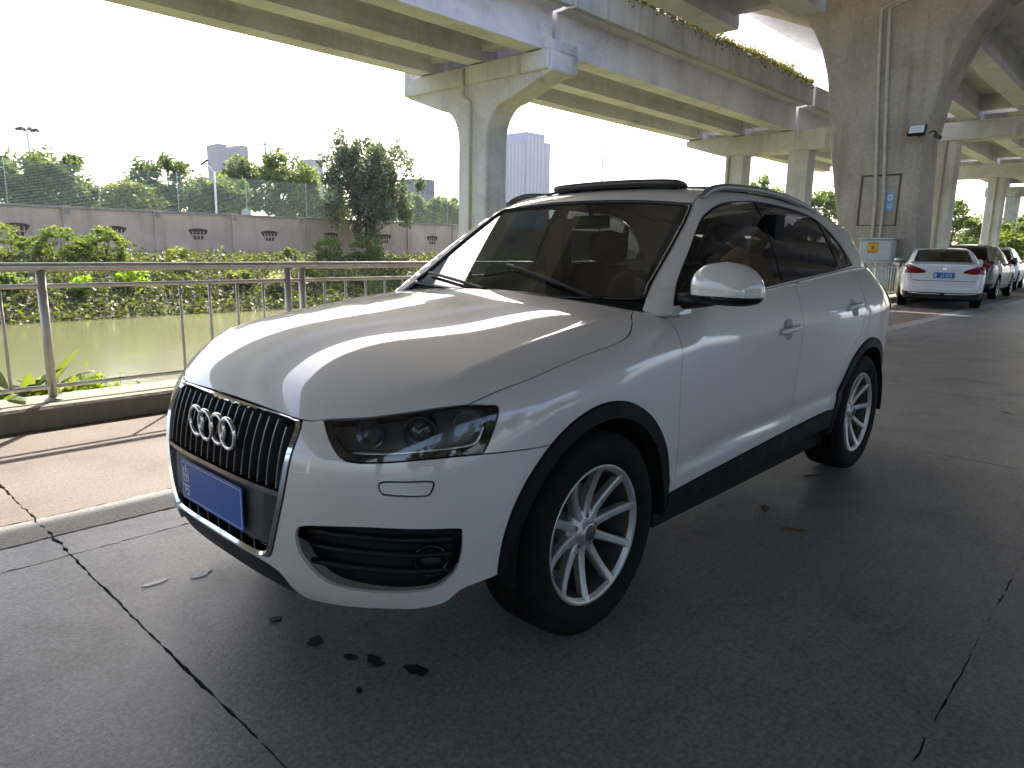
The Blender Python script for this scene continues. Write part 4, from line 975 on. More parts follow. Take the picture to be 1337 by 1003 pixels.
sw = MB(); c = Vector((-1.02, .37, 1.0)); q = Vector((-.90, 0, .42)).to_track_quat('Z', 'Y').to_matrix()
sw.tube([tuple(q @ Vector((.185 * math.cos(a), .185 * math.sin(a), 0)) + c) for a in np.linspace(0, 2 * PI, 32, endpoint=False)], .016, 8, closed=True)
for a in (0, PI, -PI / 2): sw.tube([tuple(c), tuple(q @ Vector((.18 * math.cos(a), .18 * math.sin(a), 0)) + c)], .016, 6)
sw.lathe([(0, .02), (.06, .015), (.07, -.02)], 16, 'Z'); nvv = len(sw.v)
for i in range(nvv - 48, nvv): sw.v[i] = tuple(q @ Vector(sw.v[i]) + c)
sw.build('steering_wheel', MAT['interior'], car)
def seat(yc, xb, w, head=True):
    m = MB(); S_ = 10
    prof = [(xb + .52, .50, .9), (xb + .50, .56, 1.0), (xb + .10, .54, 1.0), (xb + .02, .60, 1.0), (xb - .10, .95, .92), (xb - .15, 1.16, .80), (xb - .20, 1.18, .70), (xb - .26, 1.12, .75), (xb - .20, .60, .95), (xb - .08, .42, .95)]
    V_ = []; 
    for (x, z, k) in prof:
        for j in range(S_ + 1): t = -1 + 2 * j / S_; V_.append((x + .03 * t * t, yc + w / 2 * k * t, z))
    n = S_ + 1; m.add(V_, [(i * n + j, i * n + j + 1, (i + 1) * n + j + 1, (i + 1) * n + j) for i in range(len(prof) - 1) for j in range(S_)], True)
    s_ = m.build('seat', MAT['seat_cloth'], car)
    if head:
        h_ = MB()
        for i in range(9):
            t = -1 + i / 4; rr = max(0.02, (1 - abs(t) ** 3)) ** .4
            for k in range(16):
                a = 2 * PI * k / 16; h_.v.append((xb - .21 + .055 * rr * math.sin(a), yc + .135 * rr * math.copysign(abs(math.cos(a)) ** .6, math.cos(a)), 1.285 + .10 * t))
        for i in range(8):
            for k in range(16): h_.f.append((i * 16 + k, i * 16 + (k + 1) % 16, (i + 1) * 16 + (k + 1) % 16, (i + 1) * 16 + k)); h_.sm.append(True)
        h_.build('headrest', MAT['seat_cloth'], s_)
        for dy in (-.05, .05): MB().tube([(xb - .20, yc + dy, 1.12), (xb - .21, yc + dy, 1.22)], .007, 6).build('headrest_stem', MAT['chrome_dark'], s_)
seat(.37, -1.55, .50); seat(-.37, -1.55, .50); seat(.35, -2.45, .55); seat(-.35, -2.45, .55)
MB().box(-1.7, -1.6, .60, .72, .4, 1.45).build('pillar_lining', MAT['interior'], car); MB().box(-1.7, -1.6, -.72, -.60, .4, 1.45).build('pillar_lining', MAT['interior'], car)
m = MB(); m.box(-1.10, -1.07, -.115, .115, 1.37, 1.435, .012); m.tube([(-1.09, 0, 1.43), (-1.06, 0, 1.49)], .012, 6); m.build('rearview_mirror', MAT['interior'], car)
# -- wheels: outer face towards local +Y
def wheel_parts():
    tp = [(.235, -.10), (.262, -.114), (.300, -.118), (.322, -.112), (.338, -.098), (.343, -.08)]
    for yg in (-.05, -.017, .017, .05): tp += [(.345, yg - .008), (.337, yg - .006), (.337, yg + .006), (.345, yg + .008)]
    tp += [(.343, .08), (.338, .098), (.330, .106), (.322, .112), (.312, .1145), (.300, .118), (.280, .1165), (.262, .114), (.245, .108), (.235, .10)]
    ty = MB().lathe(tp, 64, 'Y')
    bar = MB().lathe([(.236, -.10), (.225, -.095), (.215, -.06), (.205, .0), (.208, .06), (.2165, .0885)], 64, 'Y')
    rim = MB().lathe([(.216, .088), (.226, .100), (.2345, .106), (.2385, .102), (.2385, .092)], 64, 'Y')
    hub = MB().lathe([(0, .080), (.030, .080), (.034, .076), (.036, .062), (.062, .058), (.078, .050), (.085, .03), (.085, -.01)], 32, 'Y')
    spokes = []
    for k in range(10):
        a = 2 * PI * k / 10 + PI / 2; ca, sa = math.cos(a), math.sin(a); tx, tz = -sa, ca
        sec = [(.050, .018, .060, .032), (.085, .0165, .060, .032), (.130, .0150, .068, .030), (.175, .0145, .080, .030), (.212, .0155, .094, .030), (.2345, .019, .1055, .026)]
        V_ = []
        for (r, w_, yt, th) in sec:
            for (o, yy_) in ((-w_, yt - th), (-w_, yt - .006), (-w_ * .62, yt), (w_ * .62, yt), (w_, yt - .006), (w_, yt - th)): V_.append((ca * r + tx * o, yy_, sa * r + tz * o))
        Fq = [(i * 6 + j, (i + 1) * 6 + j, (i + 1) * 6 + j + 1, i * 6 + j + 1) for i in range(5) for j in range(5)]
        spokes.append(MB().add(V_, Fq))
    bolts = []
    for k in range(5):
        a = 2 * PI * k / 5 + .31; b_ = MB().lathe([(.0, .062), (.008, .062), (.0085, .045)], 6, 'Y', (math.cos(a) * .055, 0, math.sin(a) * .055)); bolts.append(b_)
    disc = MB().lathe([(.0, .0), (.15, .0), (.155, -.004), (.155, -.02), (.09, -.022), (0, -.022)], 40, 'Y')
    cal = MB().lathe([(.10, .018), (.17, .018), (.17, -.04), (.10, -.04), (.10, .018)], 10, 'Y', arc=(math.radians(10), math.radians(75)))
    cap = MB().lathe([(0, .0835), (.026, .0825), (.029, .079)], 24, 'Y')
    return bar, ty, rim, hub, spokes, bolts, disc, cal, cap
WP = wheel_parts(); wheel0 = None
def make_wheel(parent, name='wheel', mats=('tyre_rubber', 'alloy'), scale=1.0):
    bar, ty, rim, hub, spokes, bolts, disc, cal, cap = WP
    w = ty.build(name, MAT[mats[0]], parent, True)
    r = rim.build('rim', MAT[mats[1]], w); bar.build('rim_barrel', MAT['rim_dark'], w); hub.build('hub', MAT[mats[1]], w)
    for s_ in spokes: s_.build('spoke', MAT[mats[1]], w, bevel=.002)
    for b_ in bolts: b_.build('wheel_bolt', MAT['brake_metal'], w)
    disc.build('brake_disc', MAT['brake_metal'], w); cal.build('brake_caliper', MAT['brake_metal'], w); cap.build('hub_cap', MAT['plate_holder'], w)
    return w
for i, (x, s_) in enumerate(((0, 1), (-2.603, 1), (0, -1), (-2.603, -1))):
    if i == 0: wheel0 = w = make_wheel(car)
    else: w = copy_tree(wheel0, car)
    w.location = (x, .785 * s_, .3455); w.rotation_euler = (0, [-.12, .35, .2, .6][i], 0 if s_ > 0 else PI)
# ---------------------------------------------------------------- vegetation
def leaf_mesh(name, P, size, mat, aspect=.5, up=.0, droop=0.0):
    """one small folded rhombus per point"""
    P = np.asarray(P, float); n = len(P); size = np.broadcast_to(size, (n,)) * RNG.uniform(.7, 1.3, n)
    a = RNG.normal(0, 1, (n, 3)); a[:, 2] = a[:, 2] * .7 + up - droop; a /= np.linalg.norm(a, axis=1, keepdims=True)
    b = np.cross(a, RNG.normal(0, 1, (n, 3))); b /= np.maximum(np.linalg.norm(b, axis=1, keepdims=True), 1e-6)
    L = size[:, None] / 2; W = L * aspect; c = np.cross(a, b)
    V = np.stack([P - a * L, P + b * W + c * W * .25 + a * L * .1, P + a * L, P - b * W + c * W * .25 + a * L * .1], 1).reshape(-1, 3)
    return np_mesh(name, V, np.arange(4 * n).reshape(-1, 4), MAT[mat])
def clumps(c, rad, ncl, n, spread, shell=.55, flat=1.0, zmin=None):
    """points gathered in uneven clumps inside an ellipsoid"""
    d = RNG.normal(0, 1, (ncl, 3)); d /= np.linalg.norm(d, axis=1, keepdims=True)
    r = RNG.uniform(shell, 1.0, ncl) ** .7; r *= RNG.uniform(.82, 1.08, ncl)
    C_ = np.array(c) + d * r[:, None] * np.array(rad)
    w = RNG.uniform(.4, 1.6, ncl); w /= w.sum(); k = RNG.choice(ncl, n, p=w); s = RNG.uniform(.6, 1.35, ncl) * spread
    off = RNG.normal(0, 1, (n, 3)); off /= np.maximum(np.linalg.norm(off, axis=1, keepdims=True), 1e-6); off *= (RNG.uniform(0, 1, n) ** .45)[:, None]
    P = C_[k] + off * s[k][:, None] * np.array([1, 1, flat])
    if zmin is not None: P = P[P[:, 2] > zmin]
    return P, C_
def tree(name, label, base, crown_c, rad, mat, ncl=46, n=5200, leaf=.24, spread=.55, group=None, trunk=.16, cat='tree', limbs=9, shell=.5, up=0.0, tall=.85):
    t = thing(name, label, cat, base, 0, group); c = np.array(crown_c, float)
    P, C_ = clumps(c, rad, ncl, n, spread, shell, tall)
    link('crown', leaf_mesh('crown', P, leaf, mat, .5, up), t)
    m = MB(); b = np.array(base, float); top = c + np.array([0, 0, rad[2] * .35]); q = RNG.normal(0, .12, 3); q[2] = 0
    m.tube(cr([tuple(b - np.array([0, 0, .2])), tuple(b * .6 + c * .4 + q), tuple(c - np.array([0, 0, rad[2] * .3])), tuple(top)], 4), list(np.linspace(trunk, trunk * .25, 13)), 7)
    for i in range(limbs):
        e = C_[i % len(C_)]; s = b + (top - b) * RNG.uniform(.35, .8); m.tube([tuple(s), tuple((s + e) / 2 + np.array([0, 0, .15])), tuple(e)], [trunk * .4, trunk * .25, trunk * .08], 5, False)
    m.build('trunk', MAT['bark'], t); return t
tree('leafy_tree', 'big bushy dark green tree standing before the boundary wall left of the pier', (-25.2, -35.6, .4), (-25.2, -35.6, 4.75), (3.35, 2.8, 3.35), 'leaf_big', 190, 26000, .23, .45, trunk=.22, limbs=16, shell=.12, up=.9, tall=1.7)
TREES = [
 ('round dark tree behind the wall at the left edge', (-10.2, -45, .8), (-10.2, -45, 4.0), (2.6, 2.2, 2.0), 'leaf_dark', 48, 6500),
 ('loose lighter tree behind the wall touching the left edge of the view', (-6.9, -44.5, .8), (-6.9, -44.5, 4.2), (1.5, 1.5, 1.8), 'leaf_mid', 36, 3500),
 ('low yellow-green tree behind the wall between two dark ones', (-13.9, -43.5, .8), (-13.9, -43.5, 3.3), (1.9, 1.4, 1.4), 'leaf_light', 36, 3800),
 ('rounded dark green tree behind the wall left of the lamp post', (-17.2, -46, .8), (-17.2, -46, 4.5), (2.0, 1.8, 2.0), 'leaf_dark', 44, 5600),
 ('mid green tree behind the wall just beside the lamp post', (-19.9, -45, .8), (-19.9, -45, 4.0), (1.8, 1.5, 1.5), 'leaf_mid', 36, 4200),
 ('dark little tree behind the wall right of the lamp post', (-22.4, -47, .8), (-22.4, -47, 5.0), (1.3, 1.3, 1.8), 'leaf_dark', 30, 3200),
 ('tall mid green tree behind the wall left of the big bushy tree', (-26.0, -48, .8), (-26.0, -48, 5.2), (2.9, 2.0, 2.4), 'leaf_mid', 52, 7000),
 ('spreading green tree behind the wall close to the big bushy tree', (-30.0, -49, .8), (-30.0, -49, 4.0), (2.9, 2.0, 2.0), 'leaf_mid', 44, 5400),
 ('green tree behind the wall right of the big bushy tree', (-37.5, -46, .8), (-37.5, -46, 3.8), (2.4, 1.6, 1.7), 'leaf_mid', 40, 4800),
 ('bright green tree behind the wall just left of the pier column', (-42.0, -47, .8), (-42.0, -47, 3.8), (2.6, 1.6, 1.6), 'leaf_light', 40, 4600)]
for lb, b, c, r, mt, ncl, n in TREES: tree('leafy_tree', lb, b, c, (r[0] * 1.12, r[1] * 1.1, r[2] * 1.08), mt, ncl + 20, int(n * 2.0), .27, .62, 'trees behind the boundary wall', .14, shell=.25)
FAR = [
 ('hazy tree far away between the two portal columns', (-75, -32.2, 0), (-75, -32.2, 6.6), (2.6, 2.6, 3.0), 'leaf_mid', 3200),
 ('hazy shrubby tree far away right of the portal column', (-78, -27.5, 0), (-78, -27.5, 5.6), (2.0, 2.4, 2.6), 'leaf_mid', 2600),
 ('pale spreading tree beyond the slender pier above the sedan', (-95, -18.0, 0), (-95, -18.0, 4.6), (2.6, 3.2, 3.2), 'leaf_mid', 4200),
 ('pale bushy tree beyond the parking area beside the farther column', (-92, -14.0, 0), (-92, -14.0, 3.2), (2.2, 2.6, 2.2), 'leaf_mid', 3600),
 ('bright sunlit bush beyond the dark parked car', (-90, -11.2, 0), (-90, -11.2, 2.2), (2.0, 2.2, 1.5), 'leaf_hedge', 3200),
 ('tree on open ground at the far right edge', (-104, -12.5, 0), (-104, -12.5, 3.8), (2.6, 3.4, 2.6), 'leaf_mid', 3200)]
for lb, b, c, r, mt, n in FAR: tree('leafy_tree', lb, b, c, r, mt, 40, n, .42, .8, 'far trees', .16)
row0 = tree('leafy_tree', 'tall leafy tree in the unseen row added beside the parking area for its reflection', (-22, 21, 0), (-22, 21, 4.6), (3.6, 3.0, 3.6), 'leaf_dark', 70, 9000, .34, .8, 'unseen tree row added on the open side', .22, shell=.2)  # row added out of view; dims the open side and reflects in the doors
for k in range(1, 10):
    c_ = copy_tree(row0); c_.location = (-22 + 5.4 * k + RNG.uniform(-.8, .8), 21 + RNG.uniform(-1.2, 1.2), 0); c_.rotation_euler = (0, 0, RNG.uniform(0, 6)); q_ = RNG.uniform(.85, 1.1); c_.scale = (q_, q_, q_)
def bush(label, c, rad, mat, n=2600, leaf=.105, group=None):
    t = thing('clipped_bush', label, 'bush', (c[0], c[1], c[2] - rad[2]), 0, group); P, C_ = clumps(c, rad, 110, int(n * 1.7), .2, .8, .8, c[2] - rad[2] + .05)
    link('foliage', leaf_mesh('foliage', P, leaf, mat, .55), t)
    m = MB()
    for k in range(5): m.tube([(c[0] + .05 * k - .1, c[1], c[2] - rad[2] - .1), tuple(C_[k])], [.03, .01], 5, False)
    m.build('stems', MAT['bark'], t)
bush('sunlit clipped hedge bush before the wall at the left edge', (-5.1, -33.2, 1.05), (1.25, .9, .85), 'leaf_hedge', 3600)
bush('sunlit clipped hedge bush in the middle of its row of three', (-7.35, -33.0, 1.0), (.95, .9, .82), 'leaf_hedge', 3200)
bush('sunlit clipped hedge bush at the right end of its row of three', (-9.2, -33.2, 1.0), (.9, .9, .80), 'leaf_hedge', 3200)
bush('small rounded dark green bush left of the big tree trunk', (-20.7, -33.2, .95), (.85, .8, .72), 'leaf_mid', 2000)
bush('rounded dark green bush in front of the big tree trunk', (-23.3, -33.2, .98), (1.0, .8, .78), 'leaf_mid', 2200)
# weeds over the far bank
def bank_z(y): return np.interp(-y, [27.3, 28.3, 30.5, 33, 37.8], [-1.75, -1.2, -.35, .25, .55])
n = 46000; x = RNG.uniform(-46, 3, n); y = -27.2 - 7.6 * RNG.uniform(0, 1, n) ** 1.25
hn = np.abs(np.sin(x * 1.7 + y * .6) * np.cos(x * .63 - y * 1.1)) * RNG.uniform(.5, 1.1, n)
z = bank_z(y) + RNG.uniform(0, 1, n) ** 1.3 * (.22 + .55 * hn); y += RNG.uniform(0, .7, n) * (y > -28)
tag(link('bank_weeds', leaf_mesh('bank_weeds', np.stack([x, y, z], 1), .21, 'leaf_weed', .5, .3)), 'tangled weeds covering the far river bank', 'weeds', kind='stuff')
n = 7000; x = RNG.uniform(-46, 2, n); y = -33.0 - 4.4 * RNG.uniform(0, 1, n); z = bank_z(y) + RNG.uniform(0, .3, n)
tag(link('bank_grass', leaf_mesh('bank_grass', np.stack([x, y, z], 1), .16, 'leaf_light', .3, .9)), 'sunlit grass at the foot of the boundary wall', 'grass', kind='stuff')
# single plants that stand out on the far bank
spots = [(-9.0, -29.6, 'leaf_bright', 1.0, 'bright lime green plant on the far bank near the fence post'), (-13.6, -29.4, 'leaf_light', 1.0, 'yellow-green shrub on the far bank right of the lime plant'), (-15.2, -29.0, 'leaf_pale', .9, 'pale flowering plant on the far bank above the water'),
         (-11.6, -30.8, 'leaf_pale', .8, 'greyish pale plant high on the far bank'), (-17.2, -29.8, 'leaf_light', 1.1, 'light green shrub on the far bank behind the missing fence bars'), (-7.0, -29.2, 'leaf_bright', .7, 'small lime plant on the far bank left of the fence post'),
         (-19.4, -29.2, 'leaf_mid', 1.2, 'full green shrub on the far bank beyond the double fence post'), (-4.6, -29.6, 'leaf_mid', 1.2, 'full green shrub on the far bank at the left edge'), (-22.4, -29.6, 'leaf_weed', 1.3, 'brownish shrub on the far bank above the SUV hood'),
         (-26.5, -29.8, 'leaf_mid', 1.4, 'dense shrub on the far bank left of the windshield'), (-12.4, -33.6, 'leaf_light', .9, 'tall tuft of yellow-green grass against the boundary wall'), (-18.6, -33.8, 'leaf_light', .8, 'pale grass tuft against the wall right of the lamp post')]
for x, y, mt, s, lb in spots:
    t = thing('bank_plant', lb, 'plant', (x, y, float(bank_z(y)))); c = (x, y, float(bank_z(y)) + .42 * s); P, C_ = clumps(c, (.62 * s, .45 * s, .45 * s), 22, 520, .24, .3)
    link('leaves', leaf_mesh('leaves', P, .20, mt, .5, .3), t); m = MB()
    for k in range(6): m.tube([(x, y, float(bank_z(y)) - .1), tuple(C_[k])], [.02, .008], 5, False)
    m.build('stems', MAT['bark'], t)
# broad-leaved plants just behind the kerb
def blade(m, root, az, L, w, lift, bend, nseg=8):
    V = []; p = np.array(root, float); el = lift
    for i in range(nseg + 1):
        t = i / nseg; d = np.array([math.cos(az) * math.cos(el), math.sin(az) * math.cos(el), math.sin(el)]); sd = np.array([-math.sin(az), math.cos(az), 0]); nn_ = np.cross(sd, d)
        ww = w * (math.sin(PI * min(1, t * .92 + .06)) ** .7) * (1 - .25 * t); V += [tuple(p - sd * ww + nn_ * ww * .35), tuple(p), tuple(p + sd * ww + nn_ * ww * .35)]
        p = p + d * L / nseg; el -= bend / nseg
    m.add(V, [(3 * i + k, 3 * i + k + 1, 3 * i + k + 4, 3 * i + k + 3) for i in range(nseg) for k in (0, 1)], True)
def broadleaf(label, x, y, z, nl, L, w, mt, lift=(.7, 1.3)):
    t = thing('broadleaf_plant', label, 'plant', (x, y, z))
    for k in range(nl):
        m = MB(); blade(m, (x + RNG.normal(0, .03), y + RNG.normal(0, .03), z), RNG.uniform(0, 2 * PI), L * RNG.uniform(.7, 1.2), w * RNG.uniform(.8, 1.2), RNG.uniform(*lift), RNG.uniform(.6, 1.5)); m.build('leaf', MAT[mt], t)
broadleaf('broad-leaved plant behind the kerb at the left edge', .66, -4.10, -.08, 15, .62, .075, 'leaf_mid')
broadleaf('tall leafy plant behind the fence post', .40, -4.30, -.12, 13, .66, .065, 'leaf_light')
broadleaf('low spiky plant behind the kerb left of the post', .55, -3.95, -.02, 18, .34, .02, 'leaf_light', (.2, 1.0))
broadleaf('small leafy plant behind the kerb right of the fence post', .24, -4.20, -.08, 11, .48, .055, 'leaf_light')
t = thing('grass_clump', 'bright yellow-green grass clump behind the kerb right of the post', 'grass', (.07, -4.15, -.15))
P = np.stack([RNG.normal(.07, .14, 900), RNG.normal(-4.15, .09, 900), -.06 + np.abs(RNG.normal(0, .095, 900))], 1); link('blades', leaf_mesh('blades', P, .10, 'leaf_bright', .28, 1.0), t)
# creepers over the viaduct parapet
n = 9000; x = RNG.uniform(-33.2, -16.4, n); w = .5 + .5 * np.sin(x * 1.3) * np.sin(x * .47 + 1); y = -11.74 + RNG.normal(0, .16, n); z = 9.02 + np.abs(RNG.normal(0, .16, n)) * (.5 + w) - (RNG.uniform(0, 1, n) < .16) * RNG.uniform(0, .35, n)
tag(link('parapet_creeper', leaf_mesh('parapet_creeper', np.stack([x, y, z], 1), .11, 'creeper', .55)), 'flowering creeper along the top of the river viaduct parapet', 'creeper', kind='stuff')
# ---------------------------------------------------------------- lamps, masts, far buildings
t = thing('street_lamp', 'white single-arm street lamp post rising behind the boundary wall', 'street lamp', (-17.25, -39.5, .5))
MB().tube([(-17.25, -39.5, .4), (-17.27, -39.5, 5.3)], [.075, .05], 10).build('pole', MAT['lamp_white'], t); MB().tube([(-17.27, -39.5, 5.2), (-17.05, -39.5, 5.5), (-16.82, -39.5, 5.68)], .03, 6).build('arm', MAT['lamp_white'], t)
MB().box(-.26, .26, -.11, .11, -.05, .05, .03, Matrix.Rotation(.65, 3, 'Y'), (-16.72, -39.5, 5.76)).build('lamp_head', MAT['trim_grey'], t)
t = thing('light_mast', 'tall floodlight mast with a ring of lamps beyond the trees at left', 'light mast', (-27.5, -120, 0))
MB().tube([(-27.5, -120, 0), (-27.5, -120, 16.6)], [.32, .16], 10).build('pole', MAT['lamp_white'], t)
for k in range(8):
    a = k * PI / 4; MB().box(-.35, .35, -.22, .22, -.16, .16, .03, Matrix.Rotation(a, 3, 'Z'), (-27.5 + 1.15 * math.cos(a), -120 + 1.15 * math.sin(a), 16.5)).build('lamp_head', MAT['plate_holder'], t)
MB().tube([(-27.5 + 1.1 * math.cos(a), -120 + 1.1 * math.sin(a), 16.75) for a in np.linspace(0, 2 * PI, 16, endpoint=False)], .07, 6, closed=True).build('lamp_ring', MAT['lamp_white'], t)
t = thing('light_mast', 'thin T-shaped mast seen through the viaduct above the sunroof', 'light mast', (-82.9, -60, 0))
MB().tube([(-82.9, -60, 0), (-82.9, -60, 16.1)], [.16, .09], 8).build('pole', MAT['plate_holder'], t); MB().tube([(-81.6, -60.8, 15.5), (-84.2, -59.2, 15.5)], .06, 6).build('cross_arm', MAT['plate_holder'], t)
t = thing('tower_crane', 'tiny tower crane on the skyline right of the left high-rise', 'crane', (-160, -300, 0))
MB().tube([(-160, -300, 0), (-160, -300, 45)], .5, 4).build('mast', MAT['plate_holder'], t); MB().tube([(-155.5, -300, 43.6), (-164.5, -300, 44.6)], .35, 4).build('jib', MAT['plate_holder'], t)
def tower(name, label, blocks, ny, cols=6, mat='tower_pale'):
    b0 = blocks[0]; t = thing(name, label, 'building', ((b0[0] + b0[1]) / 2, b0[2], 0))
    for (x0, x1, yf, dep, h) in blocks:
        MB().box(x0, x1, yf - dep, yf, 0, h).build('block', MAT[mat], t); w = (x1 - x0) / cols
        for k in range(cols):
            for j in range(ny):
                pass
            a = x0 + w * (k + .28); MB().box(a, a + w * .44, yf, yf + .25, 3, h - 3).build('window_column', MAT['tower_window'], t)
    return t
tower('apartment_tower', 'bluish high-rise block seen between the pier and the SUV roof', [(-440, -419, -400, 22, 86), (-463, -440.5, -399, 24, 93.5), (-473, -463.5, -401, 20, 88)], 20, 5, 'tower_blue')
tower('apartment_tower', 'pale high-rise with a notched top above the trees at left', [(-203, -197, -400, 14, 56), (-196.8, -190.5, -401, 14, 53.5), (-190.3, -185, -400, 14, 55.5)], 12, 3)
tower('apartment_tower', 'faint pale tower half hidden behind the big bushy tree', [(-252, -243, -400, 12, 53)], 12, 3)
tower('low_building', 'small pale building behind the wall left of the pier', [(-129, -123, -150, 8, 19.0)], 4, 4)
# ---------------------------------------------------------------- things on and by the flaring pillar
t = thing('floodlight', 'square floodlight bracketed high on the flaring pillar', 'floodlight', (-17.4, -2.84, 4.1)); tf = t
q = Matrix.Rotation(-.42, 3, 'Y'); MB().box(-.05, .05, -.19, .19, -.13, .13, .015, q, (-17.42, -2.84, 4.15)).build('housing', MAT['black_plastic'], t); MB().box(.051, .056, -.16, .16, -.10, .10, .0, q, (-17.42, -2.84, 4.15)).build('lamp_face', MAT['lamp_glass'], t)
MB().tube([(-17.7, -2.84, 4.05), (-17.5, -2.84, 4.05), (-17.44, -2.84, 4.15)], .02, 6).build('bracket', MAT['black_plastic'], t)
t = thing('cctv_camera', 'small dark security camera on a bracket beside the floodlight', 'camera', (-17.6, -2.55, 4.0)); tc = t
MB().tube([(-17.75, -2.66, 4.12), (-17.55, -2.5, 4.12), (-17.5, -2.42, 4.0)], .018, 6).build('bracket', MAT['black_plastic'], t); MB().box(-.13, .13, -.04, .04, -.04, .04, .01, Matrix.Rotation(.7, 3, 'Z') @ Matrix.Rotation(.3, 3, 'Y'), (-17.45, -2.4, 3.97)).build('camera_body', MAT['plate_holder'], t)
t = thing('electric_cabinet', 'pale metal electrical cabinet with a yellow sticker at the pillar foot', 'cabinet', (-17.4, -3.42, 0)); te = t
MB().box(-17.66, -17.25, -3.79, -3.05, .35, 1.62, .02).build('cabinet_body', MAT['box_grey'], t); MB().box(-17.25, -17.24, -3.75, -3.09, .42, 1.56, .003).build('cabinet_door', MAT['box_grey'], t); MB().box(-17.7, -17.2, -3.83, -3.01, 1.62, 1.66, .01).build('cabinet_roof', MAT['box_grey'], t)
for y in (-3.75, -3.10): MB().box(-17.6, -17.3, y - .03, y + .03, -.31, .35).build('cabinet_leg', MAT['box_grey'], t)
s_ = MB().box(-17.239, -17.236, -3.60, -3.34, 1.30, 1.55).build('sticker', MAT['sign_yellow'], t); m = MB()
for z0, z1, a, b in ((1.52, 1.545, -3.59, -3.35), (1.305, 1.33, -3.59, -3.35), (1.38, 1.47, -3.50, -3.44)): m.box(-17.2355, -17.2345, a, b, z0, z1)
m.build('sticker_print', MAT['sign_red'], s_)
t = thing('notice_plaque', 'rounded light blue plaque with a white ring on the pillar', 'sign', (-17.66, -3.33, 2.3)); tp_ = t; pl = []
for k in range(24):
    a = 2 * PI * k / 24; pl.append((-3.33 + .095 * math.copysign(abs(math.cos(a)) ** .5, math.cos(a)), 2.56 + .24 * math.copysign(abs(math.sin(a)) ** .6, math.sin(a))))
MB().prism(pl, 'X', -17.698, -17.685).build('plaque', MAT['sign_blue'], t); MB().tube([(-17.684, -3.33 + .055 * math.cos(a), 2.65 + .07 * math.sin(a)) for a in np.linspace(0, 2 * PI, 20, endpoint=False)], .012, 5, closed=True).build('plaque_ring', MAT['plate_white'], t)
m = MB()
for z in (2.62, 2.68): m.box(-17.684, -17.682, -3.36, -3.30, z - .012, z + .012)
for z in (2.47, 2.42): m.box(-17.684, -17.682, -3.39, -3.27, z - .008, z + .008)
m.build('plaque_print', MAT['plate_white'], t)
t = thing('short_fence', 'white-lit steel railing closing the gap in front of the electrical cabinet', 'fence', (-16.9, -3.1, 0)); ts = t
for nm, z, r in (('top_rail', 1.10, .028), ('middle_rail', .95, .014), ('bottom_rail', .25, .014)): MB().tube([(-16.95, -4.1, z), (-16.95, -2.3, z)], r, 10).build(nm, MAT['rail_steel'], t)
for k in range(16): MB().tube([(-16.95, -4.08 + .118 * k, -.31 if k % 5 == 0 else .25), (-16.95, -4.08 + .118 * k, 1.08)], .022 if k % 5 == 0 else .010, 6).build('baluster', MAT['rail_steel'], t)
to_size(*FAR_SIZE, tf, tc, te, tp_, ts)
# ---------------------------------------------------------------- spots, litter and leaves on the ground
def blob(name, label, x, y, r, mat, cat, group, z=.0012, ax=1.0):
    z = .0006
    pts = []; ph = RNG.uniform(0, 6)
    for k in range(18):
        a = 2 * PI * k / 18; rr = r * (1 + .25 * math.sin(2 * a + ph) + .15 * math.sin(5 * a + ph * 2)); pts.append((x + rr * ax * math.cos(a), y + rr * math.sin(a)))
    tag(MB().prism(pts, 'Z', -.006, z).build(name, MAT[mat]), label, cat, group)
for x, y, r, lb in ((.71, .06, .020, 'small oil spot nearest the number plate'), (.69, .28, .028, 'oval oil spot below the lower air intake'), (.66, .44, .020, 'left one of two touching oil spots'), (.62, .51, .030, 'right one of two touching oil spots'), (.56, .64, .034, 'largest oil spot in front of the front wheel'), (.74, .60, .012, 'tiny oil spot closest to the camera')): blob('oil_spot', lb, x, y, r, 'oil', 'oil spot', 'oil spots in front of the SUV', ax=.8)
blob('white_splash', 'white splash mark on the ground under the front lip', .74, -.46, .026, 'litter_white', 'stain', 'white marks on the ground', ax=1.6); blob('white_splash', 'small pale splash mark left of the larger one', .90, -.50, .016, 'litter_white', 'stain', 'white marks on the ground', ax=2.2)
for x, y, a, lb in ((-1.60, .79, .4, 'dry leaf on the shaded ground below the rear door'), (-1.35, .98, 2.0, 'curled dark leaf on the ground beside the SUV sill'), (-5.16, 1.24, 1.0, 'pale dry leaf alone on the open ground at right'), (-2.2, .75, 2.6, 'dry leaf near the rear wheel')):
    m = MB(); blade(m, (x, y, .006), a, .12, .022, .25, .6, 6); tag(m.build('fallen_leaf', MAT['dead_leaf']), lb, 'leaf', 'fallen leaves')
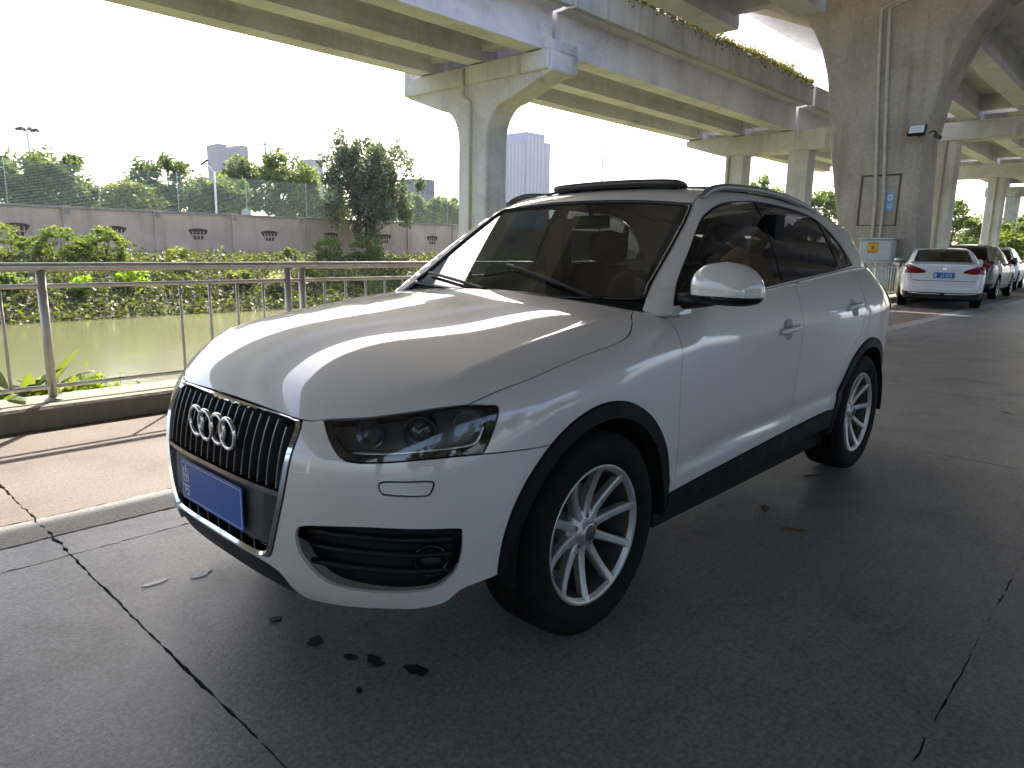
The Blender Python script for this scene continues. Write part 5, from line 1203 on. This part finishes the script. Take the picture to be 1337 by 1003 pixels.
# ---------------------------------------------------------------- other parked cars (front towards local +x, rear axle at the origin)
def make_car(name, label, loc, rz, paint, P, plate_text=None):
    t = thing(name, label, 'car', loc, rz)
    Wx = CS(*P['W']); Sx = CS([.15, .3, .5, .7, .85, .95, 1.05, 1.15, 1.3], [-.07, -.035, -.01, 0, -.008, -.03, -.07, -.12, -.22]); Zt = CS(*P['deck']); Zr_ = CS(*P['roof']); hw = P['cabin']
    xr, xf_ = P['ends']
    def side_(x, z): return Wx(x) + Sx(z - P.get('lift', 0))
    def Fb(Q):
        x, y, z = Q[..., 0], Q[..., 1], Q[..., 2]; a = np.abs(y)
        g_ = smin(side_(x, z) - a, Zt(x) - .10 * a ** 3 - z, .07)
        rr = x - (xr + .13 * a ** 2.5 + P['rake'] * np.clip(z - .8, -.3, 1)); ff = (xf_ - .22 * a ** 2.2 - .25 * np.clip(z - .55, 0, 1)) - x
        return smin(smin(g_, rr, .12), ff, .14)
    def Gb(Q):
        x, y, z = Q[..., 0], Q[..., 1], Q[..., 2]; a = np.abs(y)
        return smin(hw(x) - .38 * (z - 1.0) - .25 * np.clip(z - 1.0, 0, 1) ** 2 - a, (Zr_(x) - .07 * a ** 2 - z) * .8, .06)
    def strip(fn, xs, y, zs): return np.array([(x, y, z) for x, z in zip(xs, zs)])
    wb, R = P['wb'], P['R']; zb = P['belt']; L_ = P.get('lift', 0)
    kw = dict(h=.07)
    # side shell with both arches
    top = [(xr + .25, .8, zb[0] - .05), (xr + .8, .85, zb[0]), (wb * .5, .85, zb[1]), (wb - .1, .85, zb[1] - .03), (wb + .45, .82, P['nose'] + .12), (xf_ - .42, .72, P['nose'])]
    bot = [(xf_ - .40, .75, .28 + L_)]
    ra = R + .075
    panel('body_side', Fb, J(cr(top, 5), bot, arc(wb, ra, 0, 180, 18, .9, R), [(wb - .5, .88, .24 + L_), (.5, .88, .24 + L_)], arc(0, ra, 0, 180, 18, .9, R), [(xr + .28, .8, .30 + L_)]), (0, 1, .1), paint, t, 'LR', **kw)
    panel('rear_fascia', Fb, J([(xr, 0, P['rearz']), (xr + .03, .4, P['rearz']), (xr + .16, .74, P['rearz'] - .02), (xr + .25, .8, zb[0] - .05), (xr + .26, .82, .7), (xr + .28, .8, .30 + L_), (xr + .08, .5, .30 + L_), (xr + .05, 0, .30 + L_)]), (-1, .15, .1), paint, t, 'SYM', **kw)
    panel('front_fascia', Fb, J([(xf_, 0, P['nose'] - .02), (xf_ - .12, .45, P['nose'] - .01), (xf_ - .42, .72, P['nose']), (xf_ - .40, .75, .28 + L_), (xf_ - .1, .4, .26 + L_), (xf_ - .05, 0, .26 + L_)]), (1, .2, .1), paint, t, 'SYM', **kw)
    panel('hood', Fb, J([(P['cowl'], 0, 1.0), (P['cowl'] - .05, .6, 1.0), (wb - .1, .80, zb[1] - .03), (wb + .45, .79, P['nose'] + .12), (xf_ - .42, .70, P['nose']), (xf_ - .12, .45, P['nose'] - .01), (xf_ - .02, 0, P['nose'] - .02)]), (.1, .1, 1), paint, t, 'SYM', **kw)
    if P['boot']:
        panel('boot_lid', Fb, J([(xr + .015, 0, P['rearz']), (xr + .045, .4, P['rearz']), (xr + .17, .72, P['rearz'] - .02), (xr + .30, .74, zb[0] - .02), (xr + .8, .72, zb[0]), (P['bl'][0] + .1, .62, 1.1), (P['bl'][0] + .1, 0, 1.1)]), (-.3, .1, 1), paint, t, 'SYM', **kw)
    # cabin
    bl, rt, wt, wb_ = P['bl'], P['rt'], P['wt'], P['wbs']
    panel('roof', Gb, J([(rt[0], 0, rt[1]), (rt[0] + .03, .52, rt[1] - .02), ((rt[0] + wt[0]) / 2, .56, P['H'] - .03), (wt[0], .54, wt[1] - .02), (wt[0] + .03, 0, wt[1])]), (0, .1, 1), paint, t, 'SYM', **kw)
    panel('rear_window', Gb, J([(bl[0], 0, bl[1]), (bl[0] + .05, .60, bl[1]), (rt[0] - .02, .50, rt[1] - .02), (rt[0] - .02, 0, rt[1])]), (-.6, .1, .8), 'tint_glass', t, 'SYM', off=.006, **kw)
    panel('windshield', Gb, J([(wb_[0], 0, wb_[1]), (wb_[0] - .12, .64, wb_[1]), (wt[0] + .02, .52, wt[1] - .02), (wt[0] + .05, 0, wt[1])]), (.6, .1, .8), 'tint_glass', t, 'SYM', off=.006, **kw)
    dl = cr(P['dlo'] + [P['dlo'][0]], 4)
    frame = J(cr([(wb_[0] - .10, .70, wb_[1] - .04), (wt[0], .56, wt[1] - .02), ((rt[0] + wt[0]) / 2, .57, P['H'] - .03), (rt[0], .53, rt[1] - .02), (bl[0] + .03, .63, bl[1] - .02)], 6), [(bl[0] + .1, .72, zb[0] - .03), (wb * .5, .82, zb[1] - .03)])
    panel('cabin_side', Gb, [frame, dl], (0, .9, .4), paint, t, 'LR', **kw)
    panel('side_window', Gb, dl, (0, .9, .4), 'tint_glass', t, 'LR', h=.09, off=.008, flange=.003, gap=-.004)
    # rear lamps, plate, bumper
    tl = panel('tail_light', Fb, J(cr(P['tail'] + [P['tail'][0]], 4)), (-.9, .45, 0), 'tail_red', t, 'LR', h=.05, off=-.006)
    panel('rear_valance', Fb, J([(xr, 0, .40 + L_), (xr + .1, .5, .40 + L_), (xr + .24, .78, .44 + L_), (xr + .26, .80, .33 + L_), (xr + .1, .5, .25 + L_), (xr + .07, 0, .25 + L_)]), (-1, .2, 0), 'black_plastic', t, 'SYM', h=.07, off=-.006)
    for m in both(lambda m: m.tube(snap(Fb, [(xr + .02, .05, .36 + L_), (xr + .06, .4, .36 + L_), (xr + .14, .62, .39 + L_)]) + np.array([-.008, 0, 0]), .014, 6)): m.build('bumper_strip', MAT['chrome_satin'], t)
    m = MB(); m.lathe([(.04, 0), (.045, .0), (.045, .12), (.036, .12), (.036, .02)], 14, 'X', (xr + .02, -.52, .29 + L_)); m.build('exhaust_tip', MAT['chrome'], t)
    zs = P['plate'] - .13; sm = snap(Fb, cr([(xr, -.64, zs + .02), (xr, -.5, zs), (xr, 0, zs), (xr, .5, zs), (xr, .64, zs + .02)], 5)); MB().tube(sm + np.array([-.001, 0, 0]), .005, 5).build('boot_seam', MAT['dark_gap'], t)
    for s_ in (1, -1): MB().tube(snap(Fb, [(xr + .1, s_ * .66, zs + .03), (xr + .1, s_ * .70, P['rearz'] - .12)]), .004, 5).build('boot_seam', MAT['dark_gap'], t)
    bz = snap(Fb, [(xr, 0, P['rearz'] - .06)])[0]; MB().box(bz[0] - .008, bz[0] + .004, -.045, .045, bz[2] - .035, bz[2] + .035, .004).build('badge', MAT['chrome'], t)
    zp = P['plate']; xp = float(snap(Fb, [(xr, 0, zp)])[0][0]) - .012; pl = MB().box(xp - .004, xp, -.22, .22, zp - .07, zp + .07, .002).build('number_plate', MAT['plate_blue'], t)
    m = MB()
    for a, b, c, d_ in ((-.212, .212, .061, .064), (-.212, .212, -.064, -.061), (-.212, -.209, -.064, .064), (.209, .212, -.064, .064)): m.box(xp - .0052, xp - .0041, a, b, zp + c, zp + d_)
    m.build('plate_border', MAT['plate_white'], pl)
    if plate_text:
        rot = Matrix(((0, 0, -1), (-1, 0, 0), (0, 1, 0))); glyph('plate_text', plate_text, .115, MAT['plate_white'], Vector((xp - .005, -.035, zp)), rot, pl, xs=.82)
        m = MB(); 
        for a, b, c, d_ in ((.15, .20, .03, .04), (.15, .20, .0, .01), (.17, .18, -.045, .05), (.15, .16, -.03, .04), (.19, .20, -.03, .04), (.155, .195, -.045, -.035)): m.box(xp - .0052, xp - .0041, a, b, zp + c, zp + d_)
        m.build('plate_character', MAT['plate_white'], pl)
    for o in t.children: o.matrix_parent_inverse = Matrix.Identity(4)
    MB().box(xr + .3, xf_ - .4, -.78, .78, .20 + L_, .36 + L_).build('underbody', MAT['interior'], t, True); MB().box(.3, wb - .3, -.70, .70, .36 + L_, .95).build('cabin_floor', MAT['interior'], t, True)
    for s in (1, -1):
        for xw in (0, wb):
            w = copy_tree(wheel0, t); w.matrix_parent_inverse = Matrix.Identity(4); w.location = (xw, s * (P['track'] / 2), R); k = R / .345; w.scale = (k, .9, k); w.rotation_euler = (0, RNG.uniform(0, 1), 0 if s > 0 else PI)
            m = MB(); m.lathe([(ra + .004, .86), (ra + .004, .55), (0, .52)], 24, 'Y', (xw, 0, R), True, arc=(math.radians(-20), math.radians(200)))
            if s < 0: m.v = [(x, -y, z) for x, y, z in m.v]; m.f = [f[::-1] for f in m.f]
            m.build('wheel_well', MAT['interior'], t, True)
    for m in both(lambda m: m.lathe([(0, -.1), (.08, -.095), (.105, -.05), (.11, .03), (.08, .07), (0, .08)], 12, 'Y', (P['cowl'] - .75, .98, P['belt'][1] + .10))): m.build('side_mirror', MAT[paint], t, True)
    return t
SEDAN = dict(W=([-1.2, -.8, 0, 1, 2, 2.8, 3.3, 3.8], [.79, .865, .905, .91, .91, .905, .87, .78]), deck=([-1.25, -1.1, -.7, -.3, .3, 2.4, 2.75, 3.2, 3.6, 3.85], [1.02, 1.055, 1.085, 1.12, 1.2, 1.15, 1.02, .93, .80, .66]), roof=([-.6, -.42, 0, .45, .8, 1.2, 1.7, 2.2, 2.75, 3], [1.05, 1.12, 1.285, 1.415, 1.452, 1.462, 1.425, 1.27, 1.02, .9]),
    cabin=CS([-.6, 0, 1, 2, 2.8], [.74, .80, .825, .81, .74]), ends=(-1.13, 3.78), rake=.18, wb=2.775, R=.33, belt=(1.0, .97), nose=.74, rearz=1.02, cowl=2.75, boot=True, bl=(-.40, 1.115), rt=(.52, 1.425), wt=(1.68, 1.42), wbs=(2.68, 1.04), H=1.46, plate=.80, track=1.60,
    dlo=[(2.45, .74, 1.03), (1.2, .79, 1.02), (.2, .76, 1.07), (-.02, .70, 1.13), (.45, .62, 1.33), (.9, .585, 1.395), (1.5, .59, 1.385), (1.95, .65, 1.24)], tail=[(-1.0, .37, .835), (-1.0, .40, .875), (-.95, .62, .925), (-.85, .80, .935), (-.80, .83, .89), (-.86, .80, .83), (-1.0, .60, .815)])
HATCH = dict(W=([-.95, -.6, 0, 1, 2, 2.6, 3.1, 3.6], [.80, .87, .90, .905, .905, .90, .86, .76]), deck=([-1.0, -.8, -.3, .3, 2.2, 2.55, 3.0, 3.4, 3.6], [1.12, 1.16, 1.2, 1.25, 1.25, 1.09, .99, .86, .72]), roof=([-1.1, -.85, -.6, -.3, .3, 1.0, 1.5, 2.0, 2.6, 2.9], [1.0, 1.22, 1.42, 1.54, 1.60, 1.61, 1.565, 1.38, 1.08, .95]),
    cabin=CS([-.9, 0, 1, 2, 2.7], [.75, .80, .82, .81, .74]), ends=(-.90, 3.52), rake=.10, wb=2.62, R=.345, belt=(1.08, 1.03), nose=.82, rearz=1.12, cowl=2.58, boot=True, bl=(-.86, 1.17), rt=(-.35, 1.52), wt=(1.42, 1.56), wbs=(2.5, 1.10), H=1.60, plate=.86, track=1.58, lift=.06,
    dlo=[(2.25, .74, 1.10), (1.0, .79, 1.09), (0, .77, 1.12), (-.45, .72, 1.17), (-.3, .63, 1.40), (.4, .585, 1.505), (1.3, .59, 1.50), (1.75, .66, 1.33)], tail=[(-.85, .52, .92), (-.84, .54, 1.10), (-.74, .74, 1.14), (-.66, .80, 1.08), (-.68, .82, .94), (-.80, .66, .90)])
make_car('parked_sedan', 'white four-door sedan seen from behind under the viaduct by the railing', (-18.62, -2.22, 0), math.radians(195.7), 'white_paint_old', SEDAN, 'A·J23Z6'[1:])
make_car('parked_hatchback', 'dark hatchback parked just beyond the white sedan', (-23.6, -2.65, 0), math.radians(181), 'dark_paint', HATCH, None)
make_car('parked_hatchback', 'pale green-grey car beyond the dark hatchback at the right edge', (-31.0, -3.2, 0), math.radians(184), 'silver_paint', HATCH, None)
# ---------------------------------------------------------------- the hazy air
def haze_box(dens):
    t = NT('haze_air'); t.m.node_tree.nodes.clear(); out = t.m.node_tree.nodes.new('ShaderNodeOutputMaterial'); v = t.m.node_tree.nodes.new('ShaderNodeVolumePrincipled')
    v.inputs['Color'].default_value = (.92, .95, 1.0, 1); v.inputs['Density'].default_value = dens; v.inputs['Anisotropy'].default_value = .25
    t.m.node_tree.links.new(v.outputs[0], out.inputs['Volume'])
    o = MB().box(-1520, 920, -1520, 1520, -4.5, 110).build('haze', t.m); tag(o, 'thin daylight haze filling the air', 'haze', kind='stuff'); o.display_type = 'WIRE'
haze_box(.0002)
